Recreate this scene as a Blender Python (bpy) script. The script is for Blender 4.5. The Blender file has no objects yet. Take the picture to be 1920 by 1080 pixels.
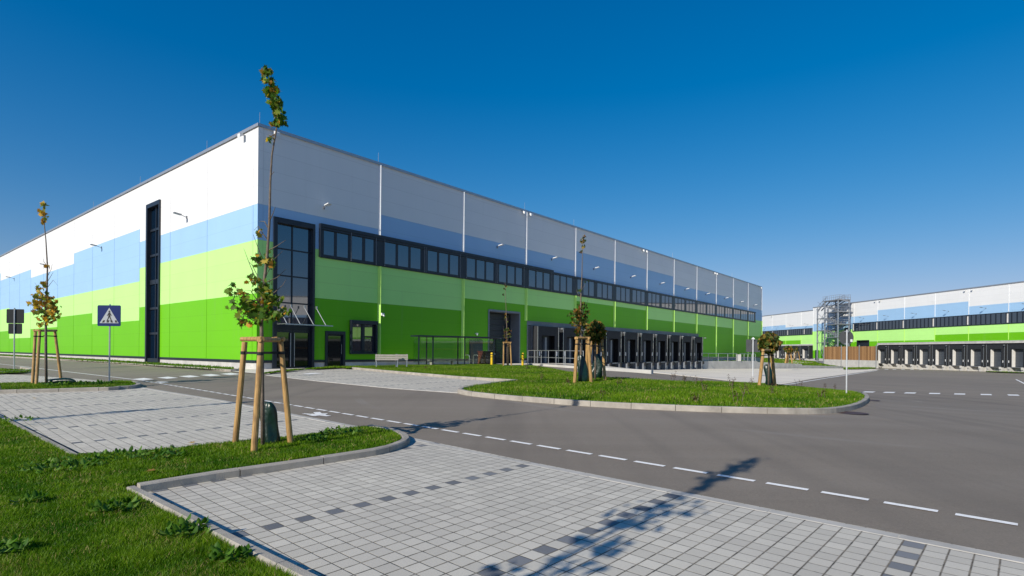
import bpy, bmesh, math, random
import numpy as np
from mathutils import Vector, Matrix
from mathutils.geometry import delaunay_2d_cdt
random.seed(7); RNG=np.random.default_rng(5)
S=bpy.context.scene; COL=S.collection
R=math.radians
# ------------------------------------------------------------ camera geometry (eye at the origin, z up)
F=1054.63;CX=960.;CY=658.78;RO=R(.4757);YAW=.6862
cr,sr=math.cos(RO),math.sin(RO)
CORNER=(-14.25,31.37);D1=(math.sin(YAW),math.cos(YAW))
D2=(.0870,-.9962);A2=(80.5,198.)
def ground(x,y):
    x=np.asarray(x,float);y=np.asarray(y,float)
    p1=-1.58+.0173*y+.006*x
    k=.08;c=-1.06
    m=np.minimum(p1,c)
    a=m-k*np.log(np.exp(-(p1-m)/k)+np.exp(-(c-m)/k))
    b=-1.54-.009*x-.0066*y
    w=np.clip((x-3)/15,0,1);w=w*w*(3-2*w)
    return a*(1-w)+b*w
def gz(x,y): return float(ground(x,y))
def ray(px,py):
    u=(px-CX)/F;v=(CY-py)/F
    return (u*cr-v*sr,1.0,u*sr+v*cr)
def at(px,py,Y):
    r=ray(px,py);return Vector((r[0]*Y,Y,r[2]*Y))
def G(px,py,dz=0.):
    r=ray(px,py);lo=.5;Y=lo
    while Y<400:
        if r[2]*Y < gz(r[0]*Y,Y)+dz: break
        lo=Y;Y*=1.06
    hi=Y
    for _ in range(40):
        m=(lo+hi)/2
        if r[2]*m < gz(r[0]*m,m)+dz: hi=m
        else: lo=m
    return Vector((r[0]*hi,hi,r[2]*hi))
def P2(px,py,dz=0.):
    g=G(px,py,dz);return (g.x,g.y)
# ------------------------------------------------------------ materials
class NT:
    def __init__(s,m): s.t=m.node_tree;s.n=s.t.nodes;s.l=s.t.links
    def new(s,ty,**k):
        n=s.n.new(ty)
        for a,b in k.items():
            if a.startswith('i_'): n.inputs[a[2:].replace('_',' ')].default_value=b
            else: setattr(n,a,b)
        return n
    def link(s,a,b): s.l.new(a,b)
    def math(s,op,a,b=None,c=None):
        n=s.n.new('ShaderNodeMath');n.operation=op
        for i,v in enumerate((a,b,c)):
            if v is None: continue
            if isinstance(v,(int,float)): n.inputs[i].default_value=v
            else: s.l.new(v,n.inputs[i])
        return n.outputs[0]
    def mix(s,f,a,b,mode='MIX'):
        n=s.n.new('ShaderNodeMix');n.data_type='RGBA';n.blend_type=mode
        for i,v in ((0,f),(6,a),(7,b)):
            if isinstance(v,(int,float)): n.inputs[i].default_value=v
            elif isinstance(v,tuple): n.inputs[i].default_value=(*v[:3],1)
            else: s.l.new(v,n.inputs[i])
        return n.outputs[2]
    def coord(s):
        return s.new('ShaderNodeTexCoord').outputs['Object']
    def noise(s,scale,detail=3,rough=.55,vec=None):
        n=s.new('ShaderNodeTexNoise');n.inputs['Scale'].default_value=scale;n.inputs['Detail'].default_value=detail;n.inputs['Roughness'].default_value=rough
        s.link(vec if vec is not None else s.coord(),n.inputs['Vector']);return n.outputs[0]
    def ramp(s,f,a,b):
        n=s.new('ShaderNodeMapRange');n.inputs[1].default_value=a;n.inputs[2].default_value=b;s.link(f,n.inputs[0]);return n.outputs[0]
def mat0(name,col=(.5,.5,.5),rough=.6,metal=0.,spec=.5):
    m=bpy.data.materials.new(name);m.use_nodes=True;t=NT(m);b=t.n['Principled BSDF']
    b.inputs['Base Color'].default_value=(*col,1);b.inputs['Roughness'].default_value=rough
    b.inputs['Metallic'].default_value=metal;b.inputs['Specular IOR Level'].default_value=spec
    return m,t,b
def mat(name,col,rough=.6,metal=0.,spec=.5,var=.12,scale=3.,bump=0.,bscale=40.):
    m,t,b=mat0(name,col,rough,metal,spec)
    n=t.noise(scale,4)
    lo=tuple(c*(1-var) for c in col);hi=tuple(min(1,c*(1+var)) for c in col)
    t.link(t.mix(t.ramp(n,.3,.7),lo,hi),b.inputs['Base Color'])
    if bump:
        bp=t.new('ShaderNodeBump');bp.inputs['Strength'].default_value=bump;bp.inputs['Distance'].default_value=.01
        t.link(t.noise(bscale,3),bp.inputs['Height']);t.link(bp.outputs[0],b.inputs['Normal'])
    return m
def panel(name,col,bay0,bay,axis):
    """insulated steel panel: fine horizontal joints each metre, vertical joints at the bays"""
    m,t,b=mat0(name,col,.45,0,.22)
    c=t.coord();sx=t.new('ShaderNodeSeparateXYZ');t.link(c,sx.inputs[0])
    z=t.math('FRACT',t.math('ADD',sx.outputs[2],PZ))
    hz=t.math('LESS_THAN',t.math('ABSOLUTE',t.math('SUBTRACT',z,.5)),.013)
    v=t.math('FRACT',t.math('ADD',t.math('DIVIDE',t.math('SUBTRACT',sx.outputs[axis],bay0),bay),10.5))
    vz=t.math('LESS_THAN',t.math('ABSOLUTE',t.math('SUBTRACT',v,.5)),.022/bay)
    j=t.math('MAXIMUM',t.math('MULTIPLY',hz,.20),t.math('MULTIPLY',vz,.22))
    n=t.ramp(t.noise(.35,3),.3,.7)
    base=t.mix(n,tuple(x*.97 for x in col),tuple(min(1,x*1.01) for x in col))
    # each sheet is a hair different
    wn=t.new('ShaderNodeTexWhiteNoise');wn.noise_dimensions='2D'
    cb=t.new('ShaderNodeCombineXYZ');t.link(t.math('FLOOR',t.math('ADD',sx.outputs[2],PZ+.5)),cb.inputs[0]);t.link(t.math('FLOOR',t.math('ADD',t.math('DIVIDE',t.math('SUBTRACT',sx.outputs[axis],bay0),bay),10.)),cb.inputs[1])
    t.link(cb.outputs[0],wn.inputs['Vector'])
    base=t.mix(t.math('MULTIPLY',wn.outputs[0],.035),base,(0.,0.,0.))
    base=t.mix(j,base,tuple(x*.35 for x in col))
    mpz=t.new('ShaderNodeMapping');mpz.inputs['Scale'].default_value=(2.2,2.2,.10);t.link(c,mpz.inputs[0])
    strk=t.ramp(t.noise(1.,4,.65,mpz.outputs[0]),.56,.8)
    base=t.mix(t.math('MULTIPLY',strk,.10),base,(.30,.29,.26))
    t.link(base,b.inputs['Base Color'])
    bp=t.new('ShaderNodeBump');bp.inputs['Strength'].default_value=.06;bp.inputs['Distance'].default_value=.02
    t.link(t.noise(.9,2),bp.inputs['Height']);t.link(bp.outputs[0],b.inputs['Normal'])
    return m
PZ=0.
CW=(.78,.79,.80);CB=(.34,.55,.80);CL=(.50,.92,.27);CG=(.148,.50,.007)
ZR=-1.15                       # local zero of the buildings (eye height units)
PZ=(ZR-.13)%1+.5
def pset(tag,bay0,bay,axis): return [panel('panel_%s_%s'%(n,tag),c,bay0,bay,axis) for n,c in (('white',CW),('blue',CB),('lime',CL),('green',CG))]
M={}
M['coping']=mat('coping_metal',(.42,.44,.47),.4,.6,var=.05)
M['white_trim']=mat('white_trim',(.78,.80,.82),.4,var=.04)
M['blue_trim']=mat('blue_trim',(.40,.58,.80),.4,var=.04)
M['green_trim']=mat('green_trim',(.50,.86,.16),.4,var=.04)
M['anth']=mat('anthracite_frame',(.013,.019,.030),.42,0,var=.15)
M['plinth']=mat('concrete_plinth',(.50,.49,.47),.85,var=.15,scale=1.5,bump=.3)
M['conc']=mat('wall_concrete',(.52,.51,.48),.85,var=.14,scale=.8,bump=.3)
M['galv']=mat('galvanised_steel',(.48,.50,.52),.4,.7,var=.12,scale=8)
M['galvp']=mat('pale_galvanised',(.60,.62,.64),.45,.3,var=.1,scale=8)
M['galvd']=mat('dull_steel',(.30,.31,.33),.5,.5,var=.12,scale=8)
M['lamp']=mat('lamp_grey',(.22,.23,.25),.45,.3)
M['black']=mat('black_rubber',(.012,.013,.015),.7,var=.3)
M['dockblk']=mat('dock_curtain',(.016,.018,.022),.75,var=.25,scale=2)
M['dockdoor']=mat('dock_door',(.05,.06,.075),.5,var=.15)
M['dockgrey']=mat('dock_grey_sheet',(.20,.22,.25),.5,.2,var=.08)
M['dockwhite']=mat('dock_white_pad',(.70,.68,.64),.6,var=.08)
M['white']=mat('white_plastic',(.75,.76,.76),.5,var=.05)
M['stake']=None
M['yellow']=mat('yellow_paint',(.80,.52,.01),.45,var=.06)
M['redbox']=mat('dark_red_steel',(.10,.018,.02),.5,var=.12)
M['signback']=mat('sign_back_grey',(.075,.08,.085),.6,.0,spec=.25,var=.1)
M['signdark']=mat('sign_back_dark',(.010,.014,.017),.6,0.,spec=.2,var=.1)
M['signblue']=mat('sign_blue',(.002,.016,.11),.4,spec=.25,var=.04)
M['signwhite']=mat('sign_white',(.36,.39,.42),.4,var=.03)
M['signblack']=mat('sign_black',(.006,.006,.007),.5)
M['strap']=mat('black_strap',(.01,.01,.01),.7)
M['bag']=mat('green_bag_plastic',(.004,.022,.015),.33,0,.5,var=.4,scale=9,bump=.9,bscale=14)
M['benchwood']=mat('bench_boards',(.42,.38,.33),.7,var=.15,scale=6)
M['kerb']=mat('kerb_stone',(.36,.33,.285),.85,var=.22,scale=3,bump=.5,bscale=120)
M['edging']=mat('edging_stone',(.44,.42,.38),.85,var=.14,scale=5,bump=.4,bscale=90)
M['mark']=mat('road_paint',(.86,.85,.82),.7,var=.10,scale=30,bump=.2,bscale=200)
M['bark']=mat('maple_bark',(.15,.115,.085),.85,var=.35,scale=22,bump=.8,bscale=60)
M['soil']=mat('soil_grass',(.030,.055,.010),.95,var=.5,scale=3.,bump=.8,bscale=30)
m=M['mark'];t=NT(m);b=t.n['Principled BSDF'];old=b.inputs['Base Color'].links[0].from_socket
wr=t.math('MAXIMUM',t.ramp(t.noise(26,4,.75),.60,.72),t.math('MULTIPLY',t.ramp(t.noise(5,3,.7),.55,.72),.55))
t.link(t.mix(t.math('MULTIPLY',wr,.4),old,(.24,.21,.18)),b.inputs['Base Color'])
m=M['kerb'];t=NT(m);b=t.n['Principled BSDF'];old=b.inputs['Base Color'].links[0].from_socket
t.link(t.mix(t.math('MULTIPLY',t.ramp(t.noise(.9,4,.7),.5,.75),.45),old,(.17,.15,.125)),b.inputs['Base Color'])
# wood stakes
m,t,b=mat0('stake_wood',(.42,.25,.08),.65)
c=t.coord();mp=t.new('ShaderNodeMapping');mp.inputs['Scale'].default_value=(14,14,1.6);t.link(c,mp.inputs[0])
n1=t.noise(2.2,5,.6,mp.outputs[0]);n2=t.noise(3.,2)
cc=t.mix(t.ramp(n1,.35,.7),(.27,.15,.05),(.55,.34,.12));cc=t.mix(t.math('MULTIPLY',t.ramp(n2,.58,.66),.5),cc,(.16,.09,.04))
t.link(cc,b.inputs['Base Color']);bp=t.new('ShaderNodeBump');bp.inputs['Strength'].default_value=.4;bp.inputs['Distance'].default_value=.01;t.link(n1,bp.inputs['Height']);t.link(bp.outputs[0],b.inputs['Normal'])
M['stake']=m
# asphalt
m,t,b=mat0('asphalt',(.05,.05,.05),.82,0,.35)
c=t.coord()
big=t.ramp(t.noise(.07,5,.65),.36,.64);mid=t.ramp(t.noise(.9,4,.6),.3,.7);fine=t.ramp(t.noise(70,3,.7),.25,.75)
mp=t.new('ShaderNodeMapping');mp.inputs['Rotation'].default_value=(0,0,R(43));mp.inputs['Scale'].default_value=(.05,1.1,1);t.link(c,mp.inputs[0])
st=t.ramp(t.noise(1.0,4,.6,mp.outputs[0]),.35,.75)
cc=t.mix(big,(.158,.132,.101),(.228,.190,.144));cc=t.mix(t.math('MULTIPLY',st,.55),cc,(.27,.235,.195));cc=t.mix(t.math('MULTIPLY',mid,.22),cc,(.15,.122,.093))
cc=t.mix(t.math('MULTIPLY',fine,.5),cc,(.33,.285,.24))
sp1=t.ramp(t.noise(22,4,.75),.50,.72);cc=t.mix(t.math('MULTIPLY',sp1,.22),cc,(.09,.075,.06))
sp2=t.ramp(t.noise(34,3,.75),.60,.74);cc=t.mix(t.math('MULTIPLY',sp2,.30),cc,(.40,.36,.31))
mp3=t.new('ShaderNodeMapping');mp3.inputs['Rotation'].default_value=(0,0,R(47));mp3.inputs['Scale'].default_value=(.9,.035,1);t.link(c,mp3.inputs[0])
tr_=t.ramp(t.noise(1.3,3,.5,mp3.outputs[0]),.52,.70);cc=t.mix(t.math('MULTIPLY',tr_,.30),cc,(.115,.098,.082))
# thin curved tyre scuffs
w=t.new('ShaderNodeTexWave');w.wave_type='RINGS';w.rings_direction='Z';w.inputs['Scale'].default_value=.09;w.inputs['Distortion'].default_value=2.2;w.inputs['Detail'].default_value=1.;w.inputs['Detail Scale'].default_value=.4
mp2=t.new('ShaderNodeMapping');mp2.inputs['Location'].default_value=(-14,-22,0);t.link(c,mp2.inputs[0]);t.link(mp2.outputs[0],w.inputs['Vector'])
sc=t.math('MULTIPLY',t.math('GREATER_THAN',w.outputs[1],.990),t.ramp(t.noise(.25,2),.5,.7))
cc=t.mix(t.math('MULTIPLY',sc,.55),cc,(.30,.28,.25))
# pale dried patches
pp=t.ramp(t.noise(.55,3,.5),.66,.8);cc=t.mix(t.math('MULTIPLY',pp,.35),cc,(.24,.22,.195))
t.link(cc,b.inputs['Base Color'])
bp=t.new('ShaderNodeBump');bp.inputs['Strength'].default_value=.8;bp.inputs['Distance'].default_value=.008;t.link(t.noise(110,3,.75),bp.inputs['Height']);t.link(bp.outputs[0],b.inputs['Normal'])
M['asphalt']=m
# yard concrete
m,t,b=mat0('yard_concrete',(.4,.39,.36),.85)
c=t.coord();mp=t.new('ShaderNodeMapping');mp.inputs['Rotation'].default_value=(0,0,YAW);t.link(c,mp.inputs[0])
sx=t.new('ShaderNodeSeparateXYZ');t.link(mp.outputs[0],sx.inputs[0])
j=None
for k in(0,1):
    f=t.math('LESS_THAN',t.math('ABSOLUTE',t.math('SUBTRACT',t.math('FRACT',t.math('ADD',t.math('DIVIDE',sx.outputs[k],5.),40.5)),.5)),.006)
    j=f if j is None else t.math('MAXIMUM',j,f)
cc=t.mix(t.ramp(t.noise(.25,5,.6),.3,.7),(.66,.60,.51),(.80,.73,.62));cc=t.mix(t.math('MULTIPLY',j,.6),cc,(.14,.13,.12))
t.link(cc,b.inputs['Base Color']);M['yard']=m
# paving
BA=R(42.6);PV=.1445
av=(math.sin(BA),math.cos(BA));bv=(math.cos(BA),-math.sin(BA))
a0=G(512,990)
U0=(a0.x*av[0]+a0.y*av[1])/PV;V0=(a0.x*bv[0]+a0.y*bv[1])/PV
def paving(name,tint,rowp,du=0.,dv=0.):
    m,t,b=mat0(name,(.4,.4,.4),.8,0,.35)
    c=t.coord()
    def dot(v):
        n=t.new('ShaderNodeVectorMath');n.operation='DOT_PRODUCT';t.link(c,n.inputs[0]);n.inputs[1].default_value=(v[0]/PV,v[1]/PV,0);return n.outputs['Value']
    U=t.math('ADD',dot(av),1000.5-U0+du);V=t.math('ADD',dot(bv),rowp*80+.5-V0+dv)
    fu,fv=t.math('FRACT',U),t.math('FRACT',V);cu,cv=t.math('FLOOR',U),t.math('FLOOR',V)
    eu=t.math('SUBTRACT',.5,t.math('ABSOLUTE',t.math('SUBTRACT',fu,.5)));ev=t.math('SUBTRACT',.5,t.math('ABSOLUTE',t.math('SUBTRACT',fv,.5)))
    wob=t.math('MULTIPLY',t.math('SUBTRACT',t.noise(25,2),.5),.05)
    e=t.math('ADD',t.math('MINIMUM',t.math('MULTIPLY',eu,1.35),ev),wob)
    joint=t.new('ShaderNodeMapRange');joint.inputs[1].default_value=.014;joint.inputs[2].default_value=.056;joint.inputs[3].default_value=1;joint.inputs[4].default_value=0;t.link(e,joint.inputs[0]);joint=joint.outputs[0]
    wn=t.new('ShaderNodeTexWhiteNoise');wn.noise_dimensions='2D';cb=t.new('ShaderNodeCombineXYZ');t.link(cu,cb.inputs[0]);t.link(cv,cb.inputs[1]);t.link(cb.outputs[0],wn.inputs['Vector'])
    lo=tuple(x*.87 for x in tint);hi=tuple(min(1,x*1.07) for x in tint)
    base=t.mix(wn.outputs[0],lo,hi)
    base=t.mix(t.math('MULTIPLY',t.ramp(t.noise(.7,4),.35,.7),.30),base,(.40,.37,.33))
    dk=t.math('MULTIPLY',t.math('LESS_THAN',t.math('MODULO',cv,float(rowp)),.5),t.math('LESS_THAN',t.math('MODULO',cu,2.),.5))
    dcol=t.mix(wn.outputs[0],(.115,.122,.135),(.19,.20,.215))
    base=t.mix(dk,base,dcol)
    base=t.mix(t.math('MULTIPLY',t.ramp(t.noise(95,3,.7),.4,.75),.25),base,(.28,.27,.26))
    base=t.mix(t.math('MULTIPLY',t.ramp(t.noise(.22,3,.6),.42,.68),.22),base,(.36,.34,.31))
    jc=t.mix(t.ramp(t.noise(9,3),.35,.65),(.060,.052,.040),(.24,.205,.155))
    stn=t.ramp(t.noise(1.5,2),.72,.78)
    base=t.mix(t.math('MULTIPLY',stn,.25),base,(.30,.22,.11))
    base=t.mix(joint,base,jc)
    t.link(base,b.inputs['Base Color'])
    h=t.math('ADD',t.math('SUBTRACT',1,joint),t.math('MULTIPLY',t.noise(120,2),.25))
    h=t.math('ADD',h,t.math('MULTIPLY',wn.outputs[0],.12))
    bp=t.new('ShaderNodeBump');bp.inputs['Strength'].default_value=.7;bp.inputs['Distance'].default_value=.006;t.link(h,bp.inputs['Height']);t.link(bp.outputs[0],b.inputs['Normal'])
    return m
M['pave']=paving('grey_pavers',(.58,.545,.465),14)
M['pave2']=paving('grey_pavers_left',(.64,.595,.50),14)
# glass
def glass(name,col,rough=.02,ior=1.9):
    m,t,b=mat0(name,col,rough,0,.5);b.inputs['IOR'].default_value=ior
    bp=t.new('ShaderNodeBump');bp.inputs['Strength'].default_value=.012;bp.inputs['Distance'].default_value=.05;t.link(t.noise(.8,1),bp.inputs['Height']);t.link(bp.outputs[0],b.inputs['Normal'])
    return m
M['glass']=glass('window_glass',(.003,.012,.03),.02,2.5)
M['glassd']=glass('door_glass',(.006,.009,.012),.03,1.6)
m,t,b=mat0('clear_glass',(1,1,1));tr=t.new('ShaderNodeBsdfTransparent');tr.inputs[0].default_value=(.90,.95,.92,1);gl=t.new('ShaderNodeBsdfGlossy');gl.inputs['Roughness'].default_value=.03
lw=t.new('ShaderNodeLayerWeight');fr=t.math('ADD',t.math('MULTIPLY',t.math('POWER',lw.outputs['Facing'],4.),.5),.05);mx=t.new('ShaderNodeMixShader');t.link(fr,mx.inputs[0]);t.link(tr.outputs[0],mx.inputs[1]);t.link(gl.outputs[0],mx.inputs[2]);t.link(mx.outputs[0],t.n['Material Output'].inputs[0])
M['clear']=m
# foliage with a colour attribute
def attrmat(name,trans,rough=.5,gain=1.):
    m,t,b=mat0(name,(.1,.2,.02),rough,0,.16)
    a=t.new('ShaderNodeAttribute',attribute_name='Col')
    t.link(a.outputs[0],b.inputs['Base Color'])
    tl=t.new('ShaderNodeBsdfTranslucent');c2=t.mix(1.,a.outputs[0],(1.25,1.35,.55),'MULTIPLY');t.link(c2,tl.inputs[0])
    mx=t.new('ShaderNodeMixShader');mx.inputs[0].default_value=trans
    t.link(b.outputs[0],mx.inputs[1]);t.link(tl.outputs[0],mx.inputs[2]);t.link(mx.outputs[0],t.n['Material Output'].inputs[0])
    return m
M['leaf']=attrmat('leaf',.38);M['blade']=attrmat('grass_blade',.32,.45)
# wooden screen
m,t,b=mat0('screen_wood',(.2,.1,.04),.75)
sx=t.new('ShaderNodeSeparateXYZ');t.link(t.coord(),sx.inputs[0])
bx_=t.math('MULTIPLY',sx.outputs[0],5.);wn=t.new('ShaderNodeTexWhiteNoise');wn.noise_dimensions='1D';t.link(t.math('FLOOR',bx_),wn.inputs['W'])
cc=t.mix(wn.outputs[0],(.22,.11,.04),(.48,.27,.115));cc=t.mix(t.math('LESS_THAN',t.math('FRACT',bx_),.16),cc,(.03,.016,.008))
t.link(cc,b.inputs['Base Color']);M['screen']=m
# ------------------------------------------------------------ object helpers
def tag(o,label=None,cat=None,group=None,kind=None):
    for k,v in (('label',label),('category',cat),('group',group),('kind',kind)):
        if v: o[k]=v
    return o
def link(o,parent=None):
    COL.objects.link(o)
    if parent is not None: o.parent=parent
    return o
def empty(name,loc,label,cat,group=None,rz=0.):
    o=bpy.data.objects.new(name,None);o.location=loc;o.rotation_euler=(0,0,rz);o.empty_display_size=.2
    link(o);return tag(o,label,cat,group)
def strip_prism(mb,s,w,dep,z0,z1,mi):
    """cover strip with a sloping left face"""
    pr=[(s-w,-.002),(s+w*.45,-dep),(s+w*.8,-dep),(s+w,-.002)]
    v=[(x,y,z0) for x,y in pr]+[(x,y,z1) for x,y in pr]
    mb.add(v,[(0,1,2,3),(7,6,5,4),(0,4,5,1),(1,5,6,2),(2,6,7,3),(3,7,4,0)],mi)
class MB:
    def __init__(s): s.v=[];s.f=[];s.m=[];s.g=[]
    def add(s,vs,fs,mi=0):
        s.g.append((list(map(tuple,vs)),list(fs),mi));n=len(s.v);s.v+= [tuple(v) for v in vs];s.f+= [tuple(i+n for i in f) for f in fs];s.m+= [mi]*len(fs);return s
    def box(s,x0,x1,y0,y1,z0,z1,mi=0,bev=0.):
        if x0>x1:x0,x1=x1,x0
        if y0>y1:y0,y1=y1,y0
        v=[(x,y,z) for z in(z0,z1) for y in(y0,y1) for x in(x0,x1)]
        return s.add(v,[(0,2,3,1),(4,5,7,6),(0,1,5,4),(2,6,7,3),(0,4,6,2),(1,3,7,5)],mi)
    def obox(s,c,ax,ay,az,mi=0):
        c,ax,ay,az=map(Vector,(c,ax,ay,az))
        v=[c+ax*i+ay*j+az*k for k in(-1,1) for j in(-1,1) for i in(-1,1)]
        return s.add(v,[(0,2,3,1),(4,5,7,6),(0,1,5,4),(2,6,7,3),(0,4,6,2),(1,3,7,5)],mi)
    def quad(s,a,b,c,d,mi=0): return s.add([a,b,c,d],[(0,1,2,3)],mi)
    def tube(s,pts,rad,n=8,mi=0,cap=True):
        pts=[Vector(p) for p in pts]
        if isinstance(rad,(int,float)): rad=[rad]*len(pts)
        vs=[];fs=[];up=Vector((0,0,1))
        for i,p in enumerate(pts):
            d=(pts[min(i+1,len(pts)-1)]-pts[max(i-1,0)]).normalized()
            r=Vector((1,0,0)) if abs(d.z)>.9 else up
            x=d.cross(r).normalized();y=d.cross(x).normalized()
            for k in range(n):
                a=2*math.pi*k/n;vs.append(p+(x*math.cos(a)+y*math.sin(a))*rad[i])
        for i in range(len(pts)-1):
            for k in range(n):
                a=i*n+k;b=i*n+(k+1)%n;fs.append((a,b,b+n,a+n))
        if cap: fs.append(tuple(range(n-1,-1,-1)));fs.append(tuple((len(pts)-1)*n+k for k in range(n)))
        return s.add(vs,fs,mi)
    def bar(s,a,b,w,h=None,mi=0):
        """square section bar between two points"""
        a,b=Vector(a),Vector(b);d=b-a;L=d.length;d.normalize();h=h or w
        r=Vector((1,0,0)) if abs(d.z)>.9 else Vector((0,0,1))
        x=d.cross(r).normalized();y=d.cross(x).normalized()
        return s.obox((a+b)/2,d*(L/2),x*(w/2),y*(h/2),mi)
    def prism(s,pts,y0,y1,mi=0):
        """outline in x,z extruded along y"""
        n=len(pts);v=[(x,y0,z) for x,z in pts]+[(x,y1,z) for x,z in pts]
        f=[tuple(range(n)),tuple(range(2*n-1,n-1,-1))]+[(i,i+n,(i+1)%n+n,(i+1)%n) for i in range(n)]
        return s.add(v,f,mi)
    def build(s,name,mats,parent=None,smooth=False,bevel=0.):
        me=bpy.data.meshes.new(name);me.from_pydata(s.v,[],s.f)
        if not isinstance(mats,(list,tuple)): mats=[mats]
        for m in mats: me.materials.append(m)
        me.polygons.foreach_set('material_index',s.m)
        bm=bmesh.new();bm.from_mesh(me);bmesh.ops.recalc_face_normals(bm,faces=bm.faces);bm.to_mesh(me);bm.free()
        if smooth: me.polygons.foreach_set('use_smooth',[True]*len(me.polygons))
        o=bpy.data.objects.new(name,me);link(o,parent)
        if bevel:
            b=o.modifiers.new('bevel','BEVEL');b.width=bevel;b.segments=2;b.limit_method='ANGLE'
        return o
def split(mb,name,mats,parent,k=1,**kw):
    """build every k consecutive shapes of mb as an object of its own"""
    out=[]
    for i in range(0,len(mb.g),k):
        q=MB()
        for vs,fs,mi in mb.g[i:i+k]: q.add(vs,fs,mi)
        out.append(q.build(name,mats,parent,**kw))
    return out
def copy_tree(o,parent=None,loc=None):
    c=o.copy();COL.objects.link(c)
    if parent is not None: c.parent=parent
    if loc is not None: c.location=loc
    for ch in o.children: copy_tree(ch,c)
    return c
# ------------------------------------------------------------ ground sheets
def inpoly(X,Y,poly):
    r=np.zeros(X.shape,bool);n=len(poly)
    for i in range(n):
        x0,y0=poly[i];x1,y1=poly[(i+1)%n]
        if y0==y1: continue
        c=((y0>Y)!=(y1>Y))&(X<(x1-x0)*(Y-y0)/(y1-y0)+x0);r^=c
    return r
def densify(poly,step):
    out=[];n=len(poly)
    for i in range(n):
        a=poly[i];b=poly[(i+1)%n];L=math.hypot(b[0]-a[0],b[1]-a[1])
        st=step(a) if callable(step) else step
        k=max(1,int(L/st))
        for j in range(k): out.append((a[0]+(b[0]-a[0])*j/k,a[1]+(b[1]-a[1])*j/k))
    return out
def sheet(name,poly,dz,m,step=.5,kind='structure',zf=None):
    zf=zf or (lambda x,y:gz(x,y)+dz)
    b=densify(poly,step);n=len(b)
    xs=[p[0] for p in b];ys=[p[1] for p in b]
    gx,gy=np.meshgrid(np.arange(min(xs)+step*.5,max(xs),step),np.arange(min(ys)+step*.5,max(ys),step))
    gx=gx.ravel();gy=gy.ravel();k=inpoly(gx,gy,poly);gx=gx[k];gy=gy[k]
    if len(gx):
        P=np.array(b);dmin=np.full(len(gx),9e9)
        for q in P: dmin=np.minimum(dmin,(gx-q[0])**2+(gy-q[1])**2)
        kk=dmin>(step*.35)**2;gx=gx[kk];gy=gy[kk]
    vs=[Vector(p) for p in b]+[Vector((float(x),float(y))) for x,y in zip(gx,gy)]
    r=delaunay_2d_cdt(vs,[(i,(i+1)%n) for i in range(n)],[list(range(n))],1,1e-5)
    me=bpy.data.meshes.new(name)
    me.from_pydata([(v.x,v.y,zf(v.x,v.y)) for v in r[0]],[],[f for f in r[2]])
    bm=bmesh.new();bm.from_mesh(me);bmesh.ops.recalc_face_normals(bm,faces=bm.faces)
    if sum(f.normal.z for f in bm.faces)<0: bmesh.ops.reverse_faces(bm,faces=bm.faces)
    for f in bm.faces: f.smooth=True
    bm.to_mesh(me);bm.free()
    me.materials.append(m);o=bpy.data.objects.new(name,me);link(o);tag(o,kind=kind);return o
def kerb(name,line,w=.12,top=.12,closed=False,stone=1.0,m=None,dzb=-.12):
    """kerb stones laid along a line on the ground"""
    pts=[Vector(p) for p in line]
    if closed: pts.append(pts[0])
    # resample
    L=[0.]
    for a,b in zip(pts,pts[1:]): L.append(L[-1]+(b-a).length)
    T=L[-1];mb=MB();s=0.
    def P(u):
        u=min(max(u,0),T)
        for i in range(len(pts)-1):
            if u<=L[i+1]+1e-9:
                return pts[i].lerp(pts[i+1],(u-L[i])/max(1e-9,L[i+1]-L[i]))
        return pts[-1]
    while s<T-.02:
        e=min(T,s+stone);us=[s+.004]
        k=4 if e-s>.3 else 1
        us=[s+.006+(e-s-.012)*i/k for i in range(k+1)]
        vs=[]
        jt=random.uniform(-.003,.003)
        for u in us:
            p=P(u);t=(P(u+.02)-P(u-.02));t.normalize();nrm=Vector((-t.y,t.x))
            z=gz(p.x,p.y)
            for (o,h) in ((-w/2,dzb),(-w/2,top-.015),(-w/2+.015,top),(w/2-.015,top),(w/2,top-.015),(w/2,dzb)):
                q=p+nrm*o;vs.append((q.x,q.y,z+h+(jt if h>0 else 0)))
        n=6;fs=[]
        for i in range(len(us)-1):
            for j in range(n-1): a=i*n+j;fs.append((a,a+1,a+1+n,a+n))
        fs.append(tuple(range(n)));fs.append(tuple(range((len(us)-1)*n+n-1,(len(us)-1)*n-1,-1)))
        mb.add(vs,fs);s=e
    o=mb.build(name,m or M['kerb']);tag(o,kind='structure');return o
def px2(L,dz=0.): return [P2(x,y,dz) for x,y in L]
def smooth2(pts,it=2,closed=False):
    for _ in range(it):
        out=[]
        if not closed: out.append(pts[0])
        n=len(pts)
        for i in range(n if closed else n-1):
            a=pts[i];b=pts[(i+1)%n]
            out.append((a[0]*.75+b[0]*.25,a[1]*.75+b[1]*.25));out.append((a[0]*.25+b[0]*.75,a[1]*.25+b[1]*.75))
        if not closed: out.append(pts[-1])
        pts=out
    return pts
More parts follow.
